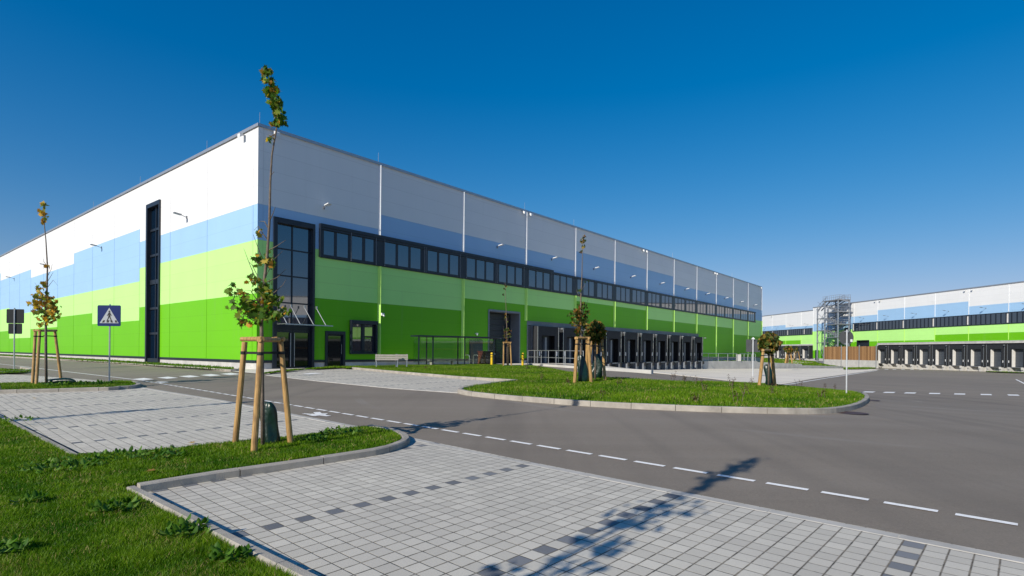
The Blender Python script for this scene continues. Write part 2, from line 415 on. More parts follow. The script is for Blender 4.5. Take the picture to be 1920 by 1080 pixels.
# one sheet to the horizon
def axis_lines(lo,hi,a,b,st,g=1.18):
    L=list(np.arange(a,b+st*.5,st));s=st;x=L[-1]
    while x<hi: s*=g;x+=s;L.append(x)
    s=st;x=L[0]
    while x>lo: s*=g;x-=s;L.insert(0,x)
    return L
gxs=axis_lines(-900,900,-26,44,.5);gys=axis_lines(-300,1500,-3,66,.5)
X,Y=np.meshgrid(gxs,gys);Z=ground(X,Y)
nx,ny=len(gxs),len(gys)
me=bpy.data.meshes.new('road_ground')
idx=np.arange(nx*ny).reshape(ny,nx)
fc=np.stack([idx[:-1,:-1],idx[:-1,1:],idx[1:,1:],idx[1:,:-1]],-1).reshape(-1,4)
me.from_pydata(np.stack([X.ravel(),Y.ravel(),Z.ravel()],-1).tolist(),[],fc.tolist())
me.polygons.foreach_set('use_smooth',[True]*len(me.polygons));me.materials.append(M['asphalt'])
o=bpy.data.objects.new('road',me);link(o);tag(o,kind='structure')
# ------------------------------------------------------------ outlines on the ground (pixels of the photograph -> points on the ground)
GD=.10
# near paving
def offset(line,d):
    out=[];n=len(line)
    for i in range(n):
        a=Vector(line[max(i-1,0)]);b=Vector(line[min(i+1,n-1)]);t_=(b-a).normalized();out.append((line[i][0]-t_.y*d,line[i][1]+t_.x*d))
    return out
penK=px2([(262,927.5),(400,903.5),(560,879.5),(699,857.5)])+smooth2(px2([(730,850.5),(752,843),(768,835.5),(769.5,828.5),(757,820),(735,813.5),(700,806.5)]),2)
lawnK=px2([(255,909),(480,1020),(600,1078),(1150,1345)],.13)
leftK=px2([(-120,716),(0,776),(150,851)],.10)
nearK=penK[0]
lawnEdge=[None,lawnK[2],None]
roadEdge=px2([(748,817),(1000,869),(1222,913),(1500,967.5),(1920,1050),(2600,1180)])
pave_near=offset(penK[:-6],.06)+roadEdge+px2([(2600,2200),(2000,2200)])+offset([lawnK[3],lawnK[2],lawnK[0]],-.05)
sheet('parking_paving',pave_near,.014,M['pave'],.45)
# left paving between the two peninsulas
upA=px2([(150,851),(300,841),(450,826),(600,812),(700,806),(748,817)])
nose2=smooth2(px2([(225,731),(256,729.5),(268,724.5),(250,719.5),(225,718)]),2)
road2=px2([(266,728),(420,758),(560,786),(650,803)])
lef=px2([(-260,700),(0,778),(150,851)])
pave_left=[lef[2]]+px2([(300,846),(450,832),(600,818),(700,811)])+px2([(690,807),(560,780),(420,753),(262,727)])+px2([(225,731),(0,738.5),(-260,746)])
pave_left=[lef[1],lef[2]]+px2([(300,846),(450,832),(600,818),(720,811)])+px2([(560,781),(420,753),(262,727)])+px2([(225,731),(0,738.5),(-300,742)])
sheet('parking_paving',pave_left,.012,M['pave2'],.5)
sheet('parking_paving',px2([(-200,704),(0,702),(60,704.5),(158,711.5),(225,719),(0,722),(-260,726)]),.012,M['pave2'],.6)
# big lawn at the left foot of the picture + near peninsula
penG=offset(penK,.12);lawnG=offset(lawnK,-.09)
upG=px2([(560,815),(450,826),(300,841)],GD)
lawn=offset(leftK,-.09)[1:]+upG[::-1]+penG[::-1]+[(penG[0][0]-.10,penG[0][1]-.08)]+lawnG[1:]+px2([(900,2200),(-1200,2200),(-900,1100),(-500,800)],GD)
def gsheet(name,poly,step=.5): return sheet(name,poly,GD-.03,M['soil'],step)
gsheet('grass_bed',lawn,.4)
kerb('kerb',offset(penK,.06),.12,.104)
kerb('kerb',offset(lawnK,-.045),.09,.13)
kerb('kerb',offset(leftK,-.045),.09,.10)
kerb('kerb',offset(roadEdge,-.075),.15,.017,stone=1.0,m=M['edging'])
kerb('kerb',px2([(262,727),(420,753),(560,781),(748,817)]),.16,.017,m=M['edging'])
# second peninsula
p2K=px2([(-300,745),(0,739),(215,732.8)])+nose2[1:]
pen2=offset(p2K,.13)+px2([(200,716),(120,716),(0,718),(-300,722)],GD)
gsheet('grass_bed',pen2,.5)
kerb('kerb',offset(p2K,.065),.13,.12)
pen3=px2([(-200,702),(0,699),(45,697),(57,694.5),(40,692.5),(0,692),(-200,694)],GD)
gsheet('grass_bed',pen3,.6)
kerb('kerb',px2([(-200,706),(0,701.5),(45,699),(60,695.5),(40,692)]),.13,.13)
# strip along the left wall
kl=px2([(-160,662),(0,669),(150,678),(260,685.5),(380,693),(430,697)]);
strip=px2([(-160,660),(0,667),(150,676),(260,683),(380,690.5),(420,693),(440,691)],GD)
strip+= [(-14.5-.05+0.2,31.6)] if False else []
def BL(s,o=0.): # point on the ground along the left wall, o metres out
    return (CORNER[0]-D1[1]*s-D1[0]*o, CORNER[1]+D1[0]*s-D1[1]*o)
def BR(s,o=0.):
    return (CORNER[0]+D1[0]*s+D1[1]*o, CORNER[1]+D1[1]*s-D1[0]*o)
strip+= [BL(2.2,.25),BL(20,.25),BL(50,.25),BL(90,.25),BL(140,.25)]
gsheet('grass_bed',strip[:7]+strip[7:],1.0)
kerb('kerb',kl+px2([(446,696.5),(450,693)]),.14,.12)
sheet('pavement',[BL(2.1,.02),BR(3.9,.02)]+px2([(590,689),(520,697),(486,702),(432,697),(446,693)]),.03,M['yard'],.5)
# far paving between road and facade
pf=px2([(497,703),(534,696),(642,690.5),(740,701),(860,711),(968,717.5),(900,727),(862,737),(740,728.6),(600,715)])
sheet('parking_paving',pf,.012,M['pave2'],.5)
kerb('kerb',px2([(503,701.5),(534,696),(642,690.5)]),.12,.06)
kerb('kerb',px2([(500,703.5),(600,715),(740,728.6),(862,737)]),.16,.017,m=M['edging'])
# the big island
isl_low=px2([(861,737),(880,742),(950,749.5),(1050,758),(1160,765),(1280,770.5),(1400,774.5),(1500,776.5),(1560,775),(1600,768),(1622,757),(1627,748),(1618,741)])
isl_low=smooth2(isl_low,2)
isl_k=px2([(642,690.5),(740,700),(860,710.5),(968,717.5)])
isl_up=px2([(900,727),(868,733)])
back=px2([(1600,735),(1500,724.5),(1400,718),(1300,716),(1240,713),(1150,708),(1065,697),(1030,690),(1000,686),(940,686.5)],GD)
island=isl_k+isl_up+isl_low+back+[BR(16.5,4.),BR(10.5,1.9),BR(9.,1.9)]
gsheet('grass_bed',island,.6)
kerb('kerb',isl_k,.13,.12)
kerb('kerb',px2([(968,717.5),(900,727),(868,733)])+isl_low,.14,.13)
kerb('kerb',back[:8],.10,.03)
gsheet('grass_bed',px2([(480,701),(534,693.5),(640,688.5),(655,690)],GD)+[BR(6.2,.9),BR(3.9,1.)],.6)
sheet('pavement',[BR(3.9,.02),BR(24.5,.02),BR(24.5,3.),BR(17,3.9),BR(10.5,1.8),BR(6.2,.85),BR(3.9,.95)],.02,M['yard'],.6)
# ------------------------------------------------------------ yard
YW0=np.array([1.,50.]);
e_line=[(3.2,48.9),(6.1,45.8),(10.4,42.3)]
apron=[BR(25.5,1.2)]+[(5.4,48.),(11.,43.1)]+px2([(1330,709.5),(1440,722),(1520,711),(1600,700),(1650,693)])+[(70.,116.),(27.4,81.9)]
sheet('yard_concrete',apron,.012,M['yard'],1.5)
kerb('kerb',px2([(1222,698.5),(1330,709.5),(1440,722)]),.5,.035,stone=3.,m=M['yard'])
# low concrete ramp wall in front of the docks
w=MB()
ew=px2([(987,684.5),(1060,689.5),(1140,695),(1221,701)])
tops=[(987,681),(1060,685.3),(1140,689.5),(1221,694)]
vv=[]
for (gx_,gy_),(tx,ty) in zip(ew,tops):
    p=at(tx,ty,gy_);nrm=Vector((D1[0]*.3,D1[1]*.3,0));b_=Vector((gx_,gy_,gz(gx_,gy_)-.2))
    vv+= [b_,Vector((gx_,gy_,p.z)),Vector((gx_,gy_,p.z))+nrm,b_+nrm]
fs=[]
for i in range(3):
    for j in range(4): a=i*4+j;c_=i*4+(j+1)%4;fs.append((a,c_,c_+4,a+4))
fs+= [(0,1,2,3),(15,14,13,12)]
w.add(vv,fs);o=w.build('retaining_wall',M['conc']);tag(o,'low white concrete wall sloping beside the asphalt below the first loading docks','low wall')
rail_base=[(gx_,gy_,at(tx,ty,gy_).z) for (gx_,gy_),(tx,ty) in zip(ew,tops)]
# ------------------------------------------------------------ markings
marks=MB()
def markquad(pts,dz=.008):
    marks.add([(x,y,gz(x,y)+dz) for x,y in pts],[(0,1,2,3)])
def stripe(a,b,w,dz=.008):
    a,b=Vector(a),Vector(b);L=(b-a).length;k=max(1,int(L/.8));t=(b-a).normalized();n=Vector((-t.y,t.x))*w/2
    for i in range(k):
        p=a.lerp(b,i/k);q=a.lerp(b,(i+1)/k)
        markquad([p-n,q-n,q+n,p+n],dz)
A_=Vector(P2(262,713));B_=Vector(P2(1908.5,985));per=(Vector(P2(1378,898.5))-Vector(P2(1293,884))).length
tt=(A_-B_).normalized();s=-2*per;T=(A_-B_).length
bp_=Vector(P2(1500,919))
def dl(u): # gently bowed line through the measured middle
    m_=(A_+B_)/2;return B_+tt*u
while s<T:
    stripe(dl(s),dl(min(T,s+per*.77)),.085);s+=per
stripe(P2(-200,654.),P2(-5,682),.09);stripe(P2(-5,682),P2(137,698.5),.09);stripe(P2(137,698.5),P2(262,713),.09)
for cx,cy in ((269,711),(314,708.5),(355,706),(395,703.6),(432,701.4)):
    markquad(px2([(cx-20,cy),(cx-1,cy+2),(cx+20,cy+.3),(cx+1,cy-2)]))
markquad(px2([(292,716),(300,718.2),(317,717.2),(310,716)]),.010)
dv=(.628,.778)
for cx,cy in ((1629,735.2),(1667.4,736),(1706.7,737),(1752.5,738),(1799.5,739),(1849,740),(1900,741),(1955,742)):
    c_=Vector(P2(cx,cy));t_=Vector(dv)*.62;n_=Vector((dv[1],-dv[0]))*.31
    ax=Vector((1,0))*.27
    markquad([c_-t_-ax,c_-t_+ax,c_+t_+ax,c_+t_-ax])
stripe(P2(1470,721.5),P2(1560,707.5),.15);stripe(P2(1560,707.5),P2(1645,694.5),.2)
stripe(P2(1905,711.5),P2(1940,729),.13)
for cx,cy in ((1662,692.3),(1677,692.5),(1693,692.7),(1710,692.9),(1727,693.1)):
    markquad(px2([(cx-4,cy-.3),(cx-3,cy+.3),(cx+4,cy+.3),(cx+3,cy-.3)]))
# walking figure painted on the asphalt
fx=lambda x,y:P2(375+x/3.195,525+y/3.195)
for a,b,w in (((618,803),(655,806),.09),((655,806),(700,810),.16),((690,808),(730,812),.22),((698,794),(722,812),.14),((748,802),(728,812),.13),((728,812),(772,817),.13),((660,813),(700,816),.10)):
    stripe(fx(*a),fx(*b),w,.010)
markquad(px2([(565,701.5),(580,702.5),(606,700.2),(590,699.6)]),.018)
o=marks.build('road_marking',M['mark']);tag(o,kind='structure')
def disc(px,py,r,m,name):
    c_=P2(px,py);n=20;mb=MB();mb.add([(c_[0]+r*math.cos(a),c_[1]+r*math.sin(a),gz(c_[0],c_[1])+.012) for a in [2*math.pi*k/n for k in range(n)]],[tuple(range(n))]);return mb.build(name,m)
M['iron']=mat('manhole_iron',(.10,.055,.04),.6,.3,var=.3,scale=20)
tag(disc(1632,751,.3,M['iron'],'manhole_cover'),'rusty manhole cover in the asphalt near the crossing at the island tip','manhole')
tag(disc(1596,775,.36,M['iron'],'manhole_cover'),'rusty drain cover just below the rounded end of the island kerb','manhole')
# ------------------------------------------------------------ buildings
def bandwall(mb,axis,bays,cuts_s,zcuts,levels,holes,top,bot,off):
    """bays: list of s limits, levels(s)->(lg,bl,wb); emits quads with material 0 white 1 blue 2 lime 3 green"""
    ss=sorted(set([round(x,3) for x in list(bays)+list(cuts_s)]))
    for a,b in zip(ss,ss[1:]):
        lv=levels((a+b)/2)
        zs=sorted(set([bot,top]+[z for z in list(lv)+list(zcuts) if bot<z<top]))
        for z0,z1 in zip(zs,zs[1:]):
            zm=(z0+z1)/2;sm=(a+b)/2
            if any(h[0]<sm<h[1] and h[2]<zm<h[3] for h in holes): continue
            mi=3 if zm<lv[0] else 2 if zm<lv[1] else 1 if zm<lv[2] else 0
            if axis==0: q=[(a,off,z0),(b,off,z0),(b,off,z1),(a,off,z1)]
            else: q=[(off,b,z0),(off,a,z0),(off,a,z1),(off,b,z1)]
            mb.quad(*q,mi=mi)
def Z(z): return z-ZR
wh=empty('warehouse',(CORNER[0],CORNER[1],ZR),'long warehouse with white, blue and green stepped bands, its corner behind the nearest maple','warehouse',rz=math.pi/2-YAW)
TOP=12.45;GB=-.62
def lvR(s):
    t=(s-.3)/8.0
    wb=8.13 if t<1 else 9.13 if t<4 else 10.13 if t<7 else 9.13 if t<10 else 8.13
    lg=3.15 if t<2 else 4.15 if t<4 else 5.13 if t<6 else 4.13 if t<10 else 3.13
    return Z(lg),Z(6.13),Z(wb)
def lvL(s):
    t=(s-.54)/6.008
    wb=8.13 if t<3 else 9.13 if t<6 else 8.13 if t<9 else 9.13 if t<12 else 10.13 if t<15 else 9.13
    bl=6.13 if t<3 else 5.13 if t<8 else 4.13 if t<11 else 5.13
    lg=3.13 if t<3 else 2.13 if t<5 else 3.13 if t<7 else 2.13 if t<9 else 1.13 if t<11 else 2.13
    return Z(lg),Z(bl),Z(wb)
holesR=[(.91,3.51,-9,Z(7.58)),(4.28,5.71,-9,Z(1.17)),(6.1,8.05,Z(-.22),Z(1.88)),(17.13,18.7,-9,Z(.96)),(19.35,23.54,-9,Z(3.45)),(24.56,65.35,-9,Z(2.72))]
LR=96.8;LLn=.54+6.008*24
mb=MB()
bandwall(mb,0,[0]+[.3+8*t for t in range(0,13)]+[LR],[h[i] for h in holesR for i in(0,1)],[h[i] for h in holesR for i in(2,3)],lvR,holesR,Z(TOP),Z(GB),0.)
mb.build('facade_panels',pset('r',.3,8.,0),wh)
mb=MB()
holesL=[(14.3,16.95,-9,Z(10.7))]
bandwall(mb,1,[0]+[.54+6.008*t for t in range(0,25)],[14.3,16.95],[Z(10.7)],lvL,holesL,Z(TOP),Z(GB),0.)
mb.build('facade_panels',pset('l',.54,6.008,1),wh)
# body behind (back walls and roof)
mb=MB();mb.quad((LR,0,Z(-1.3)),(LR,LLn,Z(-1.3)),(LR,LLn,Z(TOP)),(LR,0,Z(TOP)));mb.quad((0,LLn,Z(-1.3)),(LR,LLn,Z(-1.3)),(LR,LLn,Z(TOP)),(0,LLn,Z(TOP)))
mb.quad((0,0,Z(TOP)-.2),(LR,0,Z(TOP)-.2),(LR,LLn,Z(TOP)-.2),(0,LLn,Z(TOP)-.2));mb.build('roof_deck',M['plinth'],wh)
# coping
mb=MB();mb.box(-.07,LR+.07,-.07,.35,Z(TOP),Z(TOP)+.16);mb.box(-.07,.35,.352,LLn,Z(TOP),Z(TOP)+.16)
mb.box(-.085,LR+.08,-.085,-.072,Z(TOP)-.03,Z(TOP)+.05);mb.box(-.085,-.072,-.07,LLn,Z(TOP)-.03,Z(TOP)+.05)
mb.build('roof_coping',M['coping'],wh,bevel=.01)
# base strip and plinth
mb=MB()
def runs(a,b,holes):
    out=[];x=a
    for h0,h1 in sorted(holes):
        if h0>x: out.append((x,h0))
        x=max(x,h1)
    if x<b: out.append((x,b))
    return out
hz=[(h[0],h[1]) for h in holesR if h[2]<-1]
for a,b in runs(0,LR,hz): mb.box(a,b,-.03,.05,Z(-.77),Z(GB)+.004)
for a,b in runs(.052,LLn,[(14.3,16.95)]): mb.box(-.03,.05,a,b,Z(-.77),Z(GB)+.004)
split(mb,'base_flashing',M['anth'],wh)
mb=MB()
for a,b in runs(0,LR,hz): mb.box(a,b,.02,.3,-.9,Z(-.77)-.002)
mb.box(.02,.3,.302,LLn,-.9,Z(-.77)-.002)
split(mb,'plinth',M['plinth'],wh)
# corner trims and cover strips
mb=MB();mb.box(-.012,.29,-.03,-.004,Z(8.13),Z(TOP)-.03,0);mb.box(-.012,.29,-.03,-.004,Z(6.13),Z(8.13)-.002,1);mb.box(-.012,.29,-.03,-.004,Z(3.15),Z(6.13)-.002,2);mb.box(-.012,.29,-.03,-.004,Z(GB),Z(3.15)-.002,3)
mb.build('corner_trim',pset('c',.3,8.,0),wh)
def zbot(s):
    return Z(GB) if (s<24 or s>66) else Z(2.75)
for t in range(1,13):
    s=.3+8*t if t<12 else LR-.12
    mb=MB();w_=.1
    top0=Z(7.72) if s<28.5 else Z(7.52)
    if t==12: top0=Z(8.13)
    strip_prism(mb,s,w_*.8,.12,top0,Z(TOP)-.03,0)
    gtop=Z(5.66) if t<12 else Z(6.13)
    if t==12: strip_prism(mb,s,w_*.8,.12,Z(6.13),Z(8.13)-.002,1)
    strip_prism(mb,s,w_*.8,.19,zbot(s),gtop-.03,2)
    mb.build('cover_strip',[M['white_trim'],M['blue_trim'],M['green_trim']],wh)
for t in range(0,24):
    s=.54+6.008*t;lv=lvL(s+.5);mb=MB()
    for z0,z1,mi in ((Z(GB),lv[0],3),(lv[0],lv[1],2),(lv[1],lv[2],1),(lv[2],Z(TOP)-.03,0)):
        mb.box(-.012,-.002,s-.045,s+.045,z0+.001,z1-.001,mi)
    if t==0: TRL=pset('t',.54,6.008,1)
    mb.build('joint_cover',TRL,wh)
# window band
def band_frame(name,a,b,z0,z1,groups,parent,y=-.06,glassmat=None):
    """frame with panes; groups: list of (s0,s1) panes"""
    mb=MB();d=.10
    mb.box(a,b,y-d+.02,-.004,z0,z0+.14);mb.box(a,b,y-d+.02,-.004,z1-.14,z1)
    xs=[a]+[x for g in groups for x in g]+[b]
    for i in range(0,len(xs),2): 
        if xs[i+1]-xs[i]>.01: mb.box(xs[i],xs[i+1],-.055,-.004,z0+.14,z1-.14)
    o=mb.build(name,M['anth'],parent)
    g=MB()
    for p,q in groups:
        g.box(p-.001,q+.001,-.045,-.03,z0+.139,z1-.139)
        # slim sash round each pane
    g.build('pane',glassmat or M['glass'],o)
    s_=MB()
    for p,q in groups:
        for u in (p,q-.035): s_.box(u,u+.035,-.053,-.046,z0+.141,z1-.141)
        s_.box(p+.036,q-.036,-.053,-.046,z0+.141,z0+.18);s_.box(p+.036,q-.036,-.053,-.046,z1-.18,z1-.141)
    s_.build('sash',M['anth'],o)
    return o
grps=[(3.88,8.3,[(4.08,4.86),(5.0,5.87),(6.1,6.95),(7.12,7.85)])]
for t in range(1,12):
    s=.3+8*t;
    grps.append((s,s+4.,[(s+.42,s+1.4),(s+1.55,s+2.53),(s+2.68,s+3.66)]))
    if t<11: grps.append((s+4.,s+8.,[(s+4.3,s+5.28),(s+5.43,s+6.41),(s+6.56,s+7.5)]))
    else: grps[-1]=(s,92.8,[(s+.42,s+1.4),(s+1.55,s+2.53),(s+2.68,s+3.66)])
for a,b,g in grps: band_frame('window',a,b-.002,Z(5.68),Z(7.5),g,wh)
mb=MB();mb.box(3.86,28.4,-.20,-.004,Z(7.505),Z(7.70));mb.box(3.80,3.878,-.18,-.004,Z(5.66),Z(7.70)-.002);mb.build('blind_box',M['anth'],wh)
mb=MB();mb.box(28.42,92.8,-.14,-.004,Z(7.503),Z(7.545));mb.box(3.88,92.8,-.11,-.004,Z(5.64),Z(5.676));mb.build('band_flashing',M['anth'],wh)
mb=MB()
for s in (6.0,7.95,8.65,12.2,12.35,15.9,16.6,20.1,20.3,23.9,24.6,28.1):
    mb.tube([(s,-.17,Z(5.75)),(s,-.17,Z(7.5))],.012,6);mb.box(s-.02,s+.02,-.20,-.115,Z(5.70),Z(5.74))
mb.build('blind_rail',M['galvd'],wh)
# entrance
def lining(mb,a,b,z0,z1,dep,bottom=False):
    mb.box(a,a+.06,0,dep,z0,z1);mb.box(b-.06,b,0,dep,z0,z1);mb.box(a+.06,b-.06,0,dep,z1-.06,z1)
    if bottom: mb.box(a+.06,b-.06,0,dep,z0,z0+.05)
en=MB();a,b=.91,3.51;z0,z1=0.,Z(7.58)
en.box(a,a+.22,-.10,.24,z0,z1);en.box(b-.14,b,-.10,.24,z0,z1);en.box(a+.22,b-.14,-.10,.24,z1-.3,z1)
en.box(a+.22,b-.14,.14,.24,Z(1.12),Z(1.44))
for z in (5.85,4.3,2.73): en.box(a+.22,b-.14,.16,.235,Z(z)-.04,Z(z)+.04)
en.box(2.13,2.21,.15,.236,z0,z1-.3)
eo=en.build('entrance_frame',M['anth'],wh)
g=MB()
for p,q in ((a+.22,2.13),(2.21,b-.14)):
    zz=[Z(1.44),Z(2.69),Z(2.77),Z(4.26),Z(4.34),Z(5.81),Z(5.89),z1-.3]
    for i in range(0,8,2): g.box(p,q,.19,.2,zz[i],zz[i+1])
g.build('glazing',M['glass'],eo)
g=MB();g.box(a+.3,2.05,.17,.18,.12,Z(1.05));g.box(2.29,b-.24,.17,.18,.12,Z(1.05));g.build('door_glass',M['glassd'],eo)
g=MB()
for p,q in ((a+.22,2.12),(2.22,b-.145)):
    g.box(p,p+.09,.13,.2,.03,Z(1.115));g.box(q-.09,q,.13,.2,.03,Z(1.115));g.box(p+.09,q-.09,.13,.2,.03,.13);g.box(p+.09,q-.09,.13,.2,Z(1.0),Z(1.115))
g.build('door_leaf',M['anth'],eo)
for x in(2.06,2.30):
    g=MB();g.tube([(x,.06,.15),(x,.06,Z(.95))],.018,8)
    for z in(.3,1.7): g.bar((x,.06,z),(x,.135,z),.02)
    g.build('door_handle',M['galv'],eo)
# canopy
g=MB();g.box(.95,3.95,-1.35,.0-.005,Z(1.40),Z(1.43));g.build('canopy_glass',M['clear'],wh)
for x in (1.15,1.95,2.8,3.6):
    g=MB();g.tube([(x,-.10,Z(2.55)),(x,-1.15,Z(1.47))],.022,8);g.box(x-.03,x+.03,-.2,-.1,Z(2.45),Z(2.62));g.box(x-.03,x+.03,-1.3,-.105,Z(1.435),Z(1.465));g.build('canopy_stay',M['galv'],wh)
g=MB();g.box(.95,3.95,-1.37,-1.352,Z(1.39),Z(1.45));g.build('canopy_edge',M['galv'],wh)
# single door
g=MB();a,b=4.28,5.71;z1=Z(1.17);g.box(a,a+.16,-.06,.2,0,z1);g.box(b-.16,b,-.06,.2,0,z1);g.box(a+.16,b-.16,-.06,.2,z1-.2,z1);o=g.build('side_door_frame',M['anth'],wh)
g=MB();g.box(a+.16,b-.16,.10,.14,.02,z1-.2);o2=g.build('door_leaf',M['anth'],o)
g=MB();g.box(a+.27,b-.27,.085,.099,.15,z1-.3);g.build('door_glass',M['glassd'],o)
g=MB();g.tube([(b-.22,.03,.9),(b-.22,.03,1.5)],.015,8);g.bar((b-.22,.03,1.),(b-.22,.1,1.),.02);g.build('door_handle',M['galv'],o)
# ground floor window
a,b,z0,z1=6.04,8.1,Z(-.26),Z(1.93)
g=MB();g.box(a,b,-.22,-.004,z1-.24,z1);g.box(a,a+.10,-.2,.1,z0+.08,z1-.24);g.box(b-.10,b,-.2,.1,z0+.08,z1-.24);g.box(a,b,-.22,.1,z0,z0+.08);g.box(7.0,7.16,-.02,.1,z0+.08,z1-.24);g.box(a+.1,b-.1,-.02,.1,z0+.08,z0+.2)
o=g.build('window',M['anth'],wh)
g=MB()
for p,q in ((a+.18,6.95),(7.21,b-.18)): g.box(p,q,.04,.05,z0+.2,z1-.24)
g.build('pane',M['glass'],o)
g=MB();g.box(a+.1,a+.18,0,.1,z0+.2,z1-.24);g.box(6.95,7.0,0,.1,z0+.2,z1-.24);g.box(7.16,7.21,0,.1,z0+.2,z1-.24);g.box(b-.18,b-.1,0,.1,z0+.2,z1-.24);g.build('sash',M['anth'],o)
# black side door near the shelter
g=MB();g.box(17.13,18.7,-.03,.08,0,Z(.96));o=g.build('side_door',M['anth'],wh);g=MB();g.box(17.23,18.6,-.045,-.031,.06,Z(.86));g.build('door_leaf',M['dockdoor'],o)
# drive-in gate
a,b,z1=19.35,23.54,Z(3.45)
g=MB();g.box(a-.02,a+.12,-.05,1.0,-.1,z1);g.box(b-.12,b+.02,-.05,1.0,-.1,z1);g.box(a+.12,b-.12,-.05,1.0,z1-.14,z1+.02);go=g.build('gate_frame',M['dockgrey'],wh)
g=MB()
for k in range(9): g.box(a+.12,b-.12,.96,1.0,.0+k*.49,.47+k*.49)
g.build('gate_door',M['anth'],go)
# dock zone
a,b=24.56,65.35
g=MB();g.box(a,b,.0,.08,Z(2.36),Z(2.70));g.box(a-.02,b,-.06,.12,Z(2.70),Z(2.75));g.build('dock_fascia',M['dockgrey'],wh)
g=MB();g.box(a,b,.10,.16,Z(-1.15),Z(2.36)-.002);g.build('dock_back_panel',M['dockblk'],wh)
g=MB();g.box(a,b,.06,.4,Z(-3.6),Z(-1.152));g.build('dock_base_wall',M['conc'],wh)
g=MB()
for k in range(40): g.box(a+.08,a+.72,-.02,.095,Z(-1.0)+k*.083,Z(-1.0)+k*.083+.04)
g.box(a,a+.08,-.05,.098,Z(-1.1),Z(2.34));g.box(a+.72,a+.8,-.05,.098,Z(-1.1),Z(2.34));g.build('louvre_grille',M['galvd'],wh)
def dock(s,zt,zs,parent,zfloor,white_pad=False,D=.62,wd=3.3,flip=1):
    """one loading dock: shelter with hood, side curtains, door, leveller, base posts"""
    g=MB()
    g.box(s+.05,s+wd-.05,-D,-D+.04,zt-.80,zt-.02);g.box(s,s+wd,-D,.098,zt-.02,zt+.04)
    g.box(s+.05,s+.62,-D,-D+.04,zs,zt-.80);g.box(s+wd-.62,s+wd-.05,-D,-D+.04,zs,zt-.80)
    g.box(s,s+.05,-D+.001,.098,zs,zt-.021);g.box(s+wd-.05,s+wd,-D+.001,.098,zs,zt-.021)
    o=g.build('dock_shelter',M['dockblk'],parent)
    g=MB();g.box(s-.02,s+.03,-D-.03,-D-.001,zs,zt+.02);g.box(s+wd-.03,s+wd+.02,-D-.03,-D-.001,zs,zt+.02);split(g,'shelter_edge',M['galv'],o,1)
    g=MB();g.box(s+.66,s+wd-.66,.03,.09,zs+.05,zt-.75)
    for k in range(5): g.box(s+.66,s+wd-.66,.015,.029,zs+.1+k*.52,zs+.5+k*.52)
    g.build('dock_door',M['dockdoor'],o)
    g=MB()
    if white_pad: g.box(s+.70,s+.90,-.50,-.01,zs+.02,zt-.85)
    else: g.box(s+1.55,s+1.85,-.30,-.01,zs+.02,zt-.95)
    g.build('dock_pad',M['dockwhite'] if white_pad else M['dockgrey'],o)
    g=MB();g.box(s+.22,s+.34,-D-.03,-D-.002,zs+.75,zs+1.15);g.box(s+wd-.34,s+wd-.22,-D-.03,-D-.002,zs+.75,zs+1.15);split(g,'guide_mark',M['white'],o,1)
    g=MB();g.box(s+.7,s+wd-.7,-.75,.05,zs-.12,zs-.02);g.build('dock_leveller',M['galvd'],o)
    g=MB();g.box(s+.30,s+.75,-.85,.05,zfloor-.3,zs-.13);g.box(s+wd-.75,s+wd-.30,-.85,.05,zfloor-.3,zs-.13);split(g,'dock_base_post',M['conc'] if white_pad else M['dockgrey'],o,1)
    g=MB();g.box(s+.35,s+.7,-1.0,-.86,zs-.45,zs-.02);g.box(s+wd-.7,s+wd-.35,-1.0,-.86,zs-.45,zs-.02);split(g,'rubber_buffer',M['conc'] if white_pad else M['black'],o,1)
    g=MB();g.bar((s+wd-.1,-D,zt-.12),(s+wd+.2,-D-.25,zt-.1),.03);g.box(s+wd+.1,s+wd+.3,-D-.42,-D-.2,zt-.16,zt-.04);g.build('dock_lamp',M['lamp'],o)
    return o
proto=dock(0.,Z(2.27),Z(-1.14),wh,Z(-2.4));proto.location=(25.36,0,0)
for k in range(1,10):
    c_=copy_tree(proto,wh,(25.36+4.075*k,0,0))
# left tall window
a,b,z1=14.3,16.95,Z(10.7);
g=MB();g.box(-.12,.3,a,a+.14,.1,z1);g.box(-.12,.3,b-.28,b,.1,z1);g.box(-.12,.3,a+.14,b-.28,z1-.3,z1);g.box(.1,.24,15.52,15.62,.3,z1-.3)
for z,h in ((8.75,.08),(6.87,.08),(4.9,.16),(2.95,.08),(1.1,.08)): g.box(.1,.23,a+.14,b-.28,Z(z)-h,Z(z)+h)
g.box(-.05,.3,a+.14,b-.28,.1,.42)
o=g.build('stair_window_frame',M['anth'],wh)
g=MB();g.box(.18,.2,a+.14,b-.28,.42,z1-.3);g.build('pane',M['glass'],o)
# wall lamps, floodlights and lightning rods
def wall_lamp(parent,pos,out,L=.5,sc=1.):
    """out: unit outward vector in local xy"""
    ox,oy=out;sx_,sy_=-oy,ox;g=MB();x,y,z=pos
    g.obox((x+ox*.03,y+oy*.03,z),(ox*.03,oy*.03,0),(sx_*.05,sy_*.05,0),(0,0,.09))
    g.bar((x+ox*.05,y+oy*.05,z),(x+ox*L,y+oy*L,z+.12),.035)
    o=g.build('wall_lamp',M['lamp'],parent)
    g=MB();g.obox((x+ox*(L+.1),y+oy*(L+.1),z+.13),(ox*.22*sc,oy*.22*sc,.03),(sx_*.14,sy_*.14,0),(0,0,.03));g.build('lamp_head',M['white'] if sc==1 else M['lamp'],o)
for s in (4.12,20.4,28.27,35.92,44.15,52.09,60.15,68.0,76.15,84.,91.79): wall_lamp(wh,(s,0,Z(8.72)),(0,-1),.38)
for s in (9.66,27.91,45.94,63.7,82.,100.): wall_lamp(wh,(0,s,Z(8.75)),(-1,0),.5,1.001)
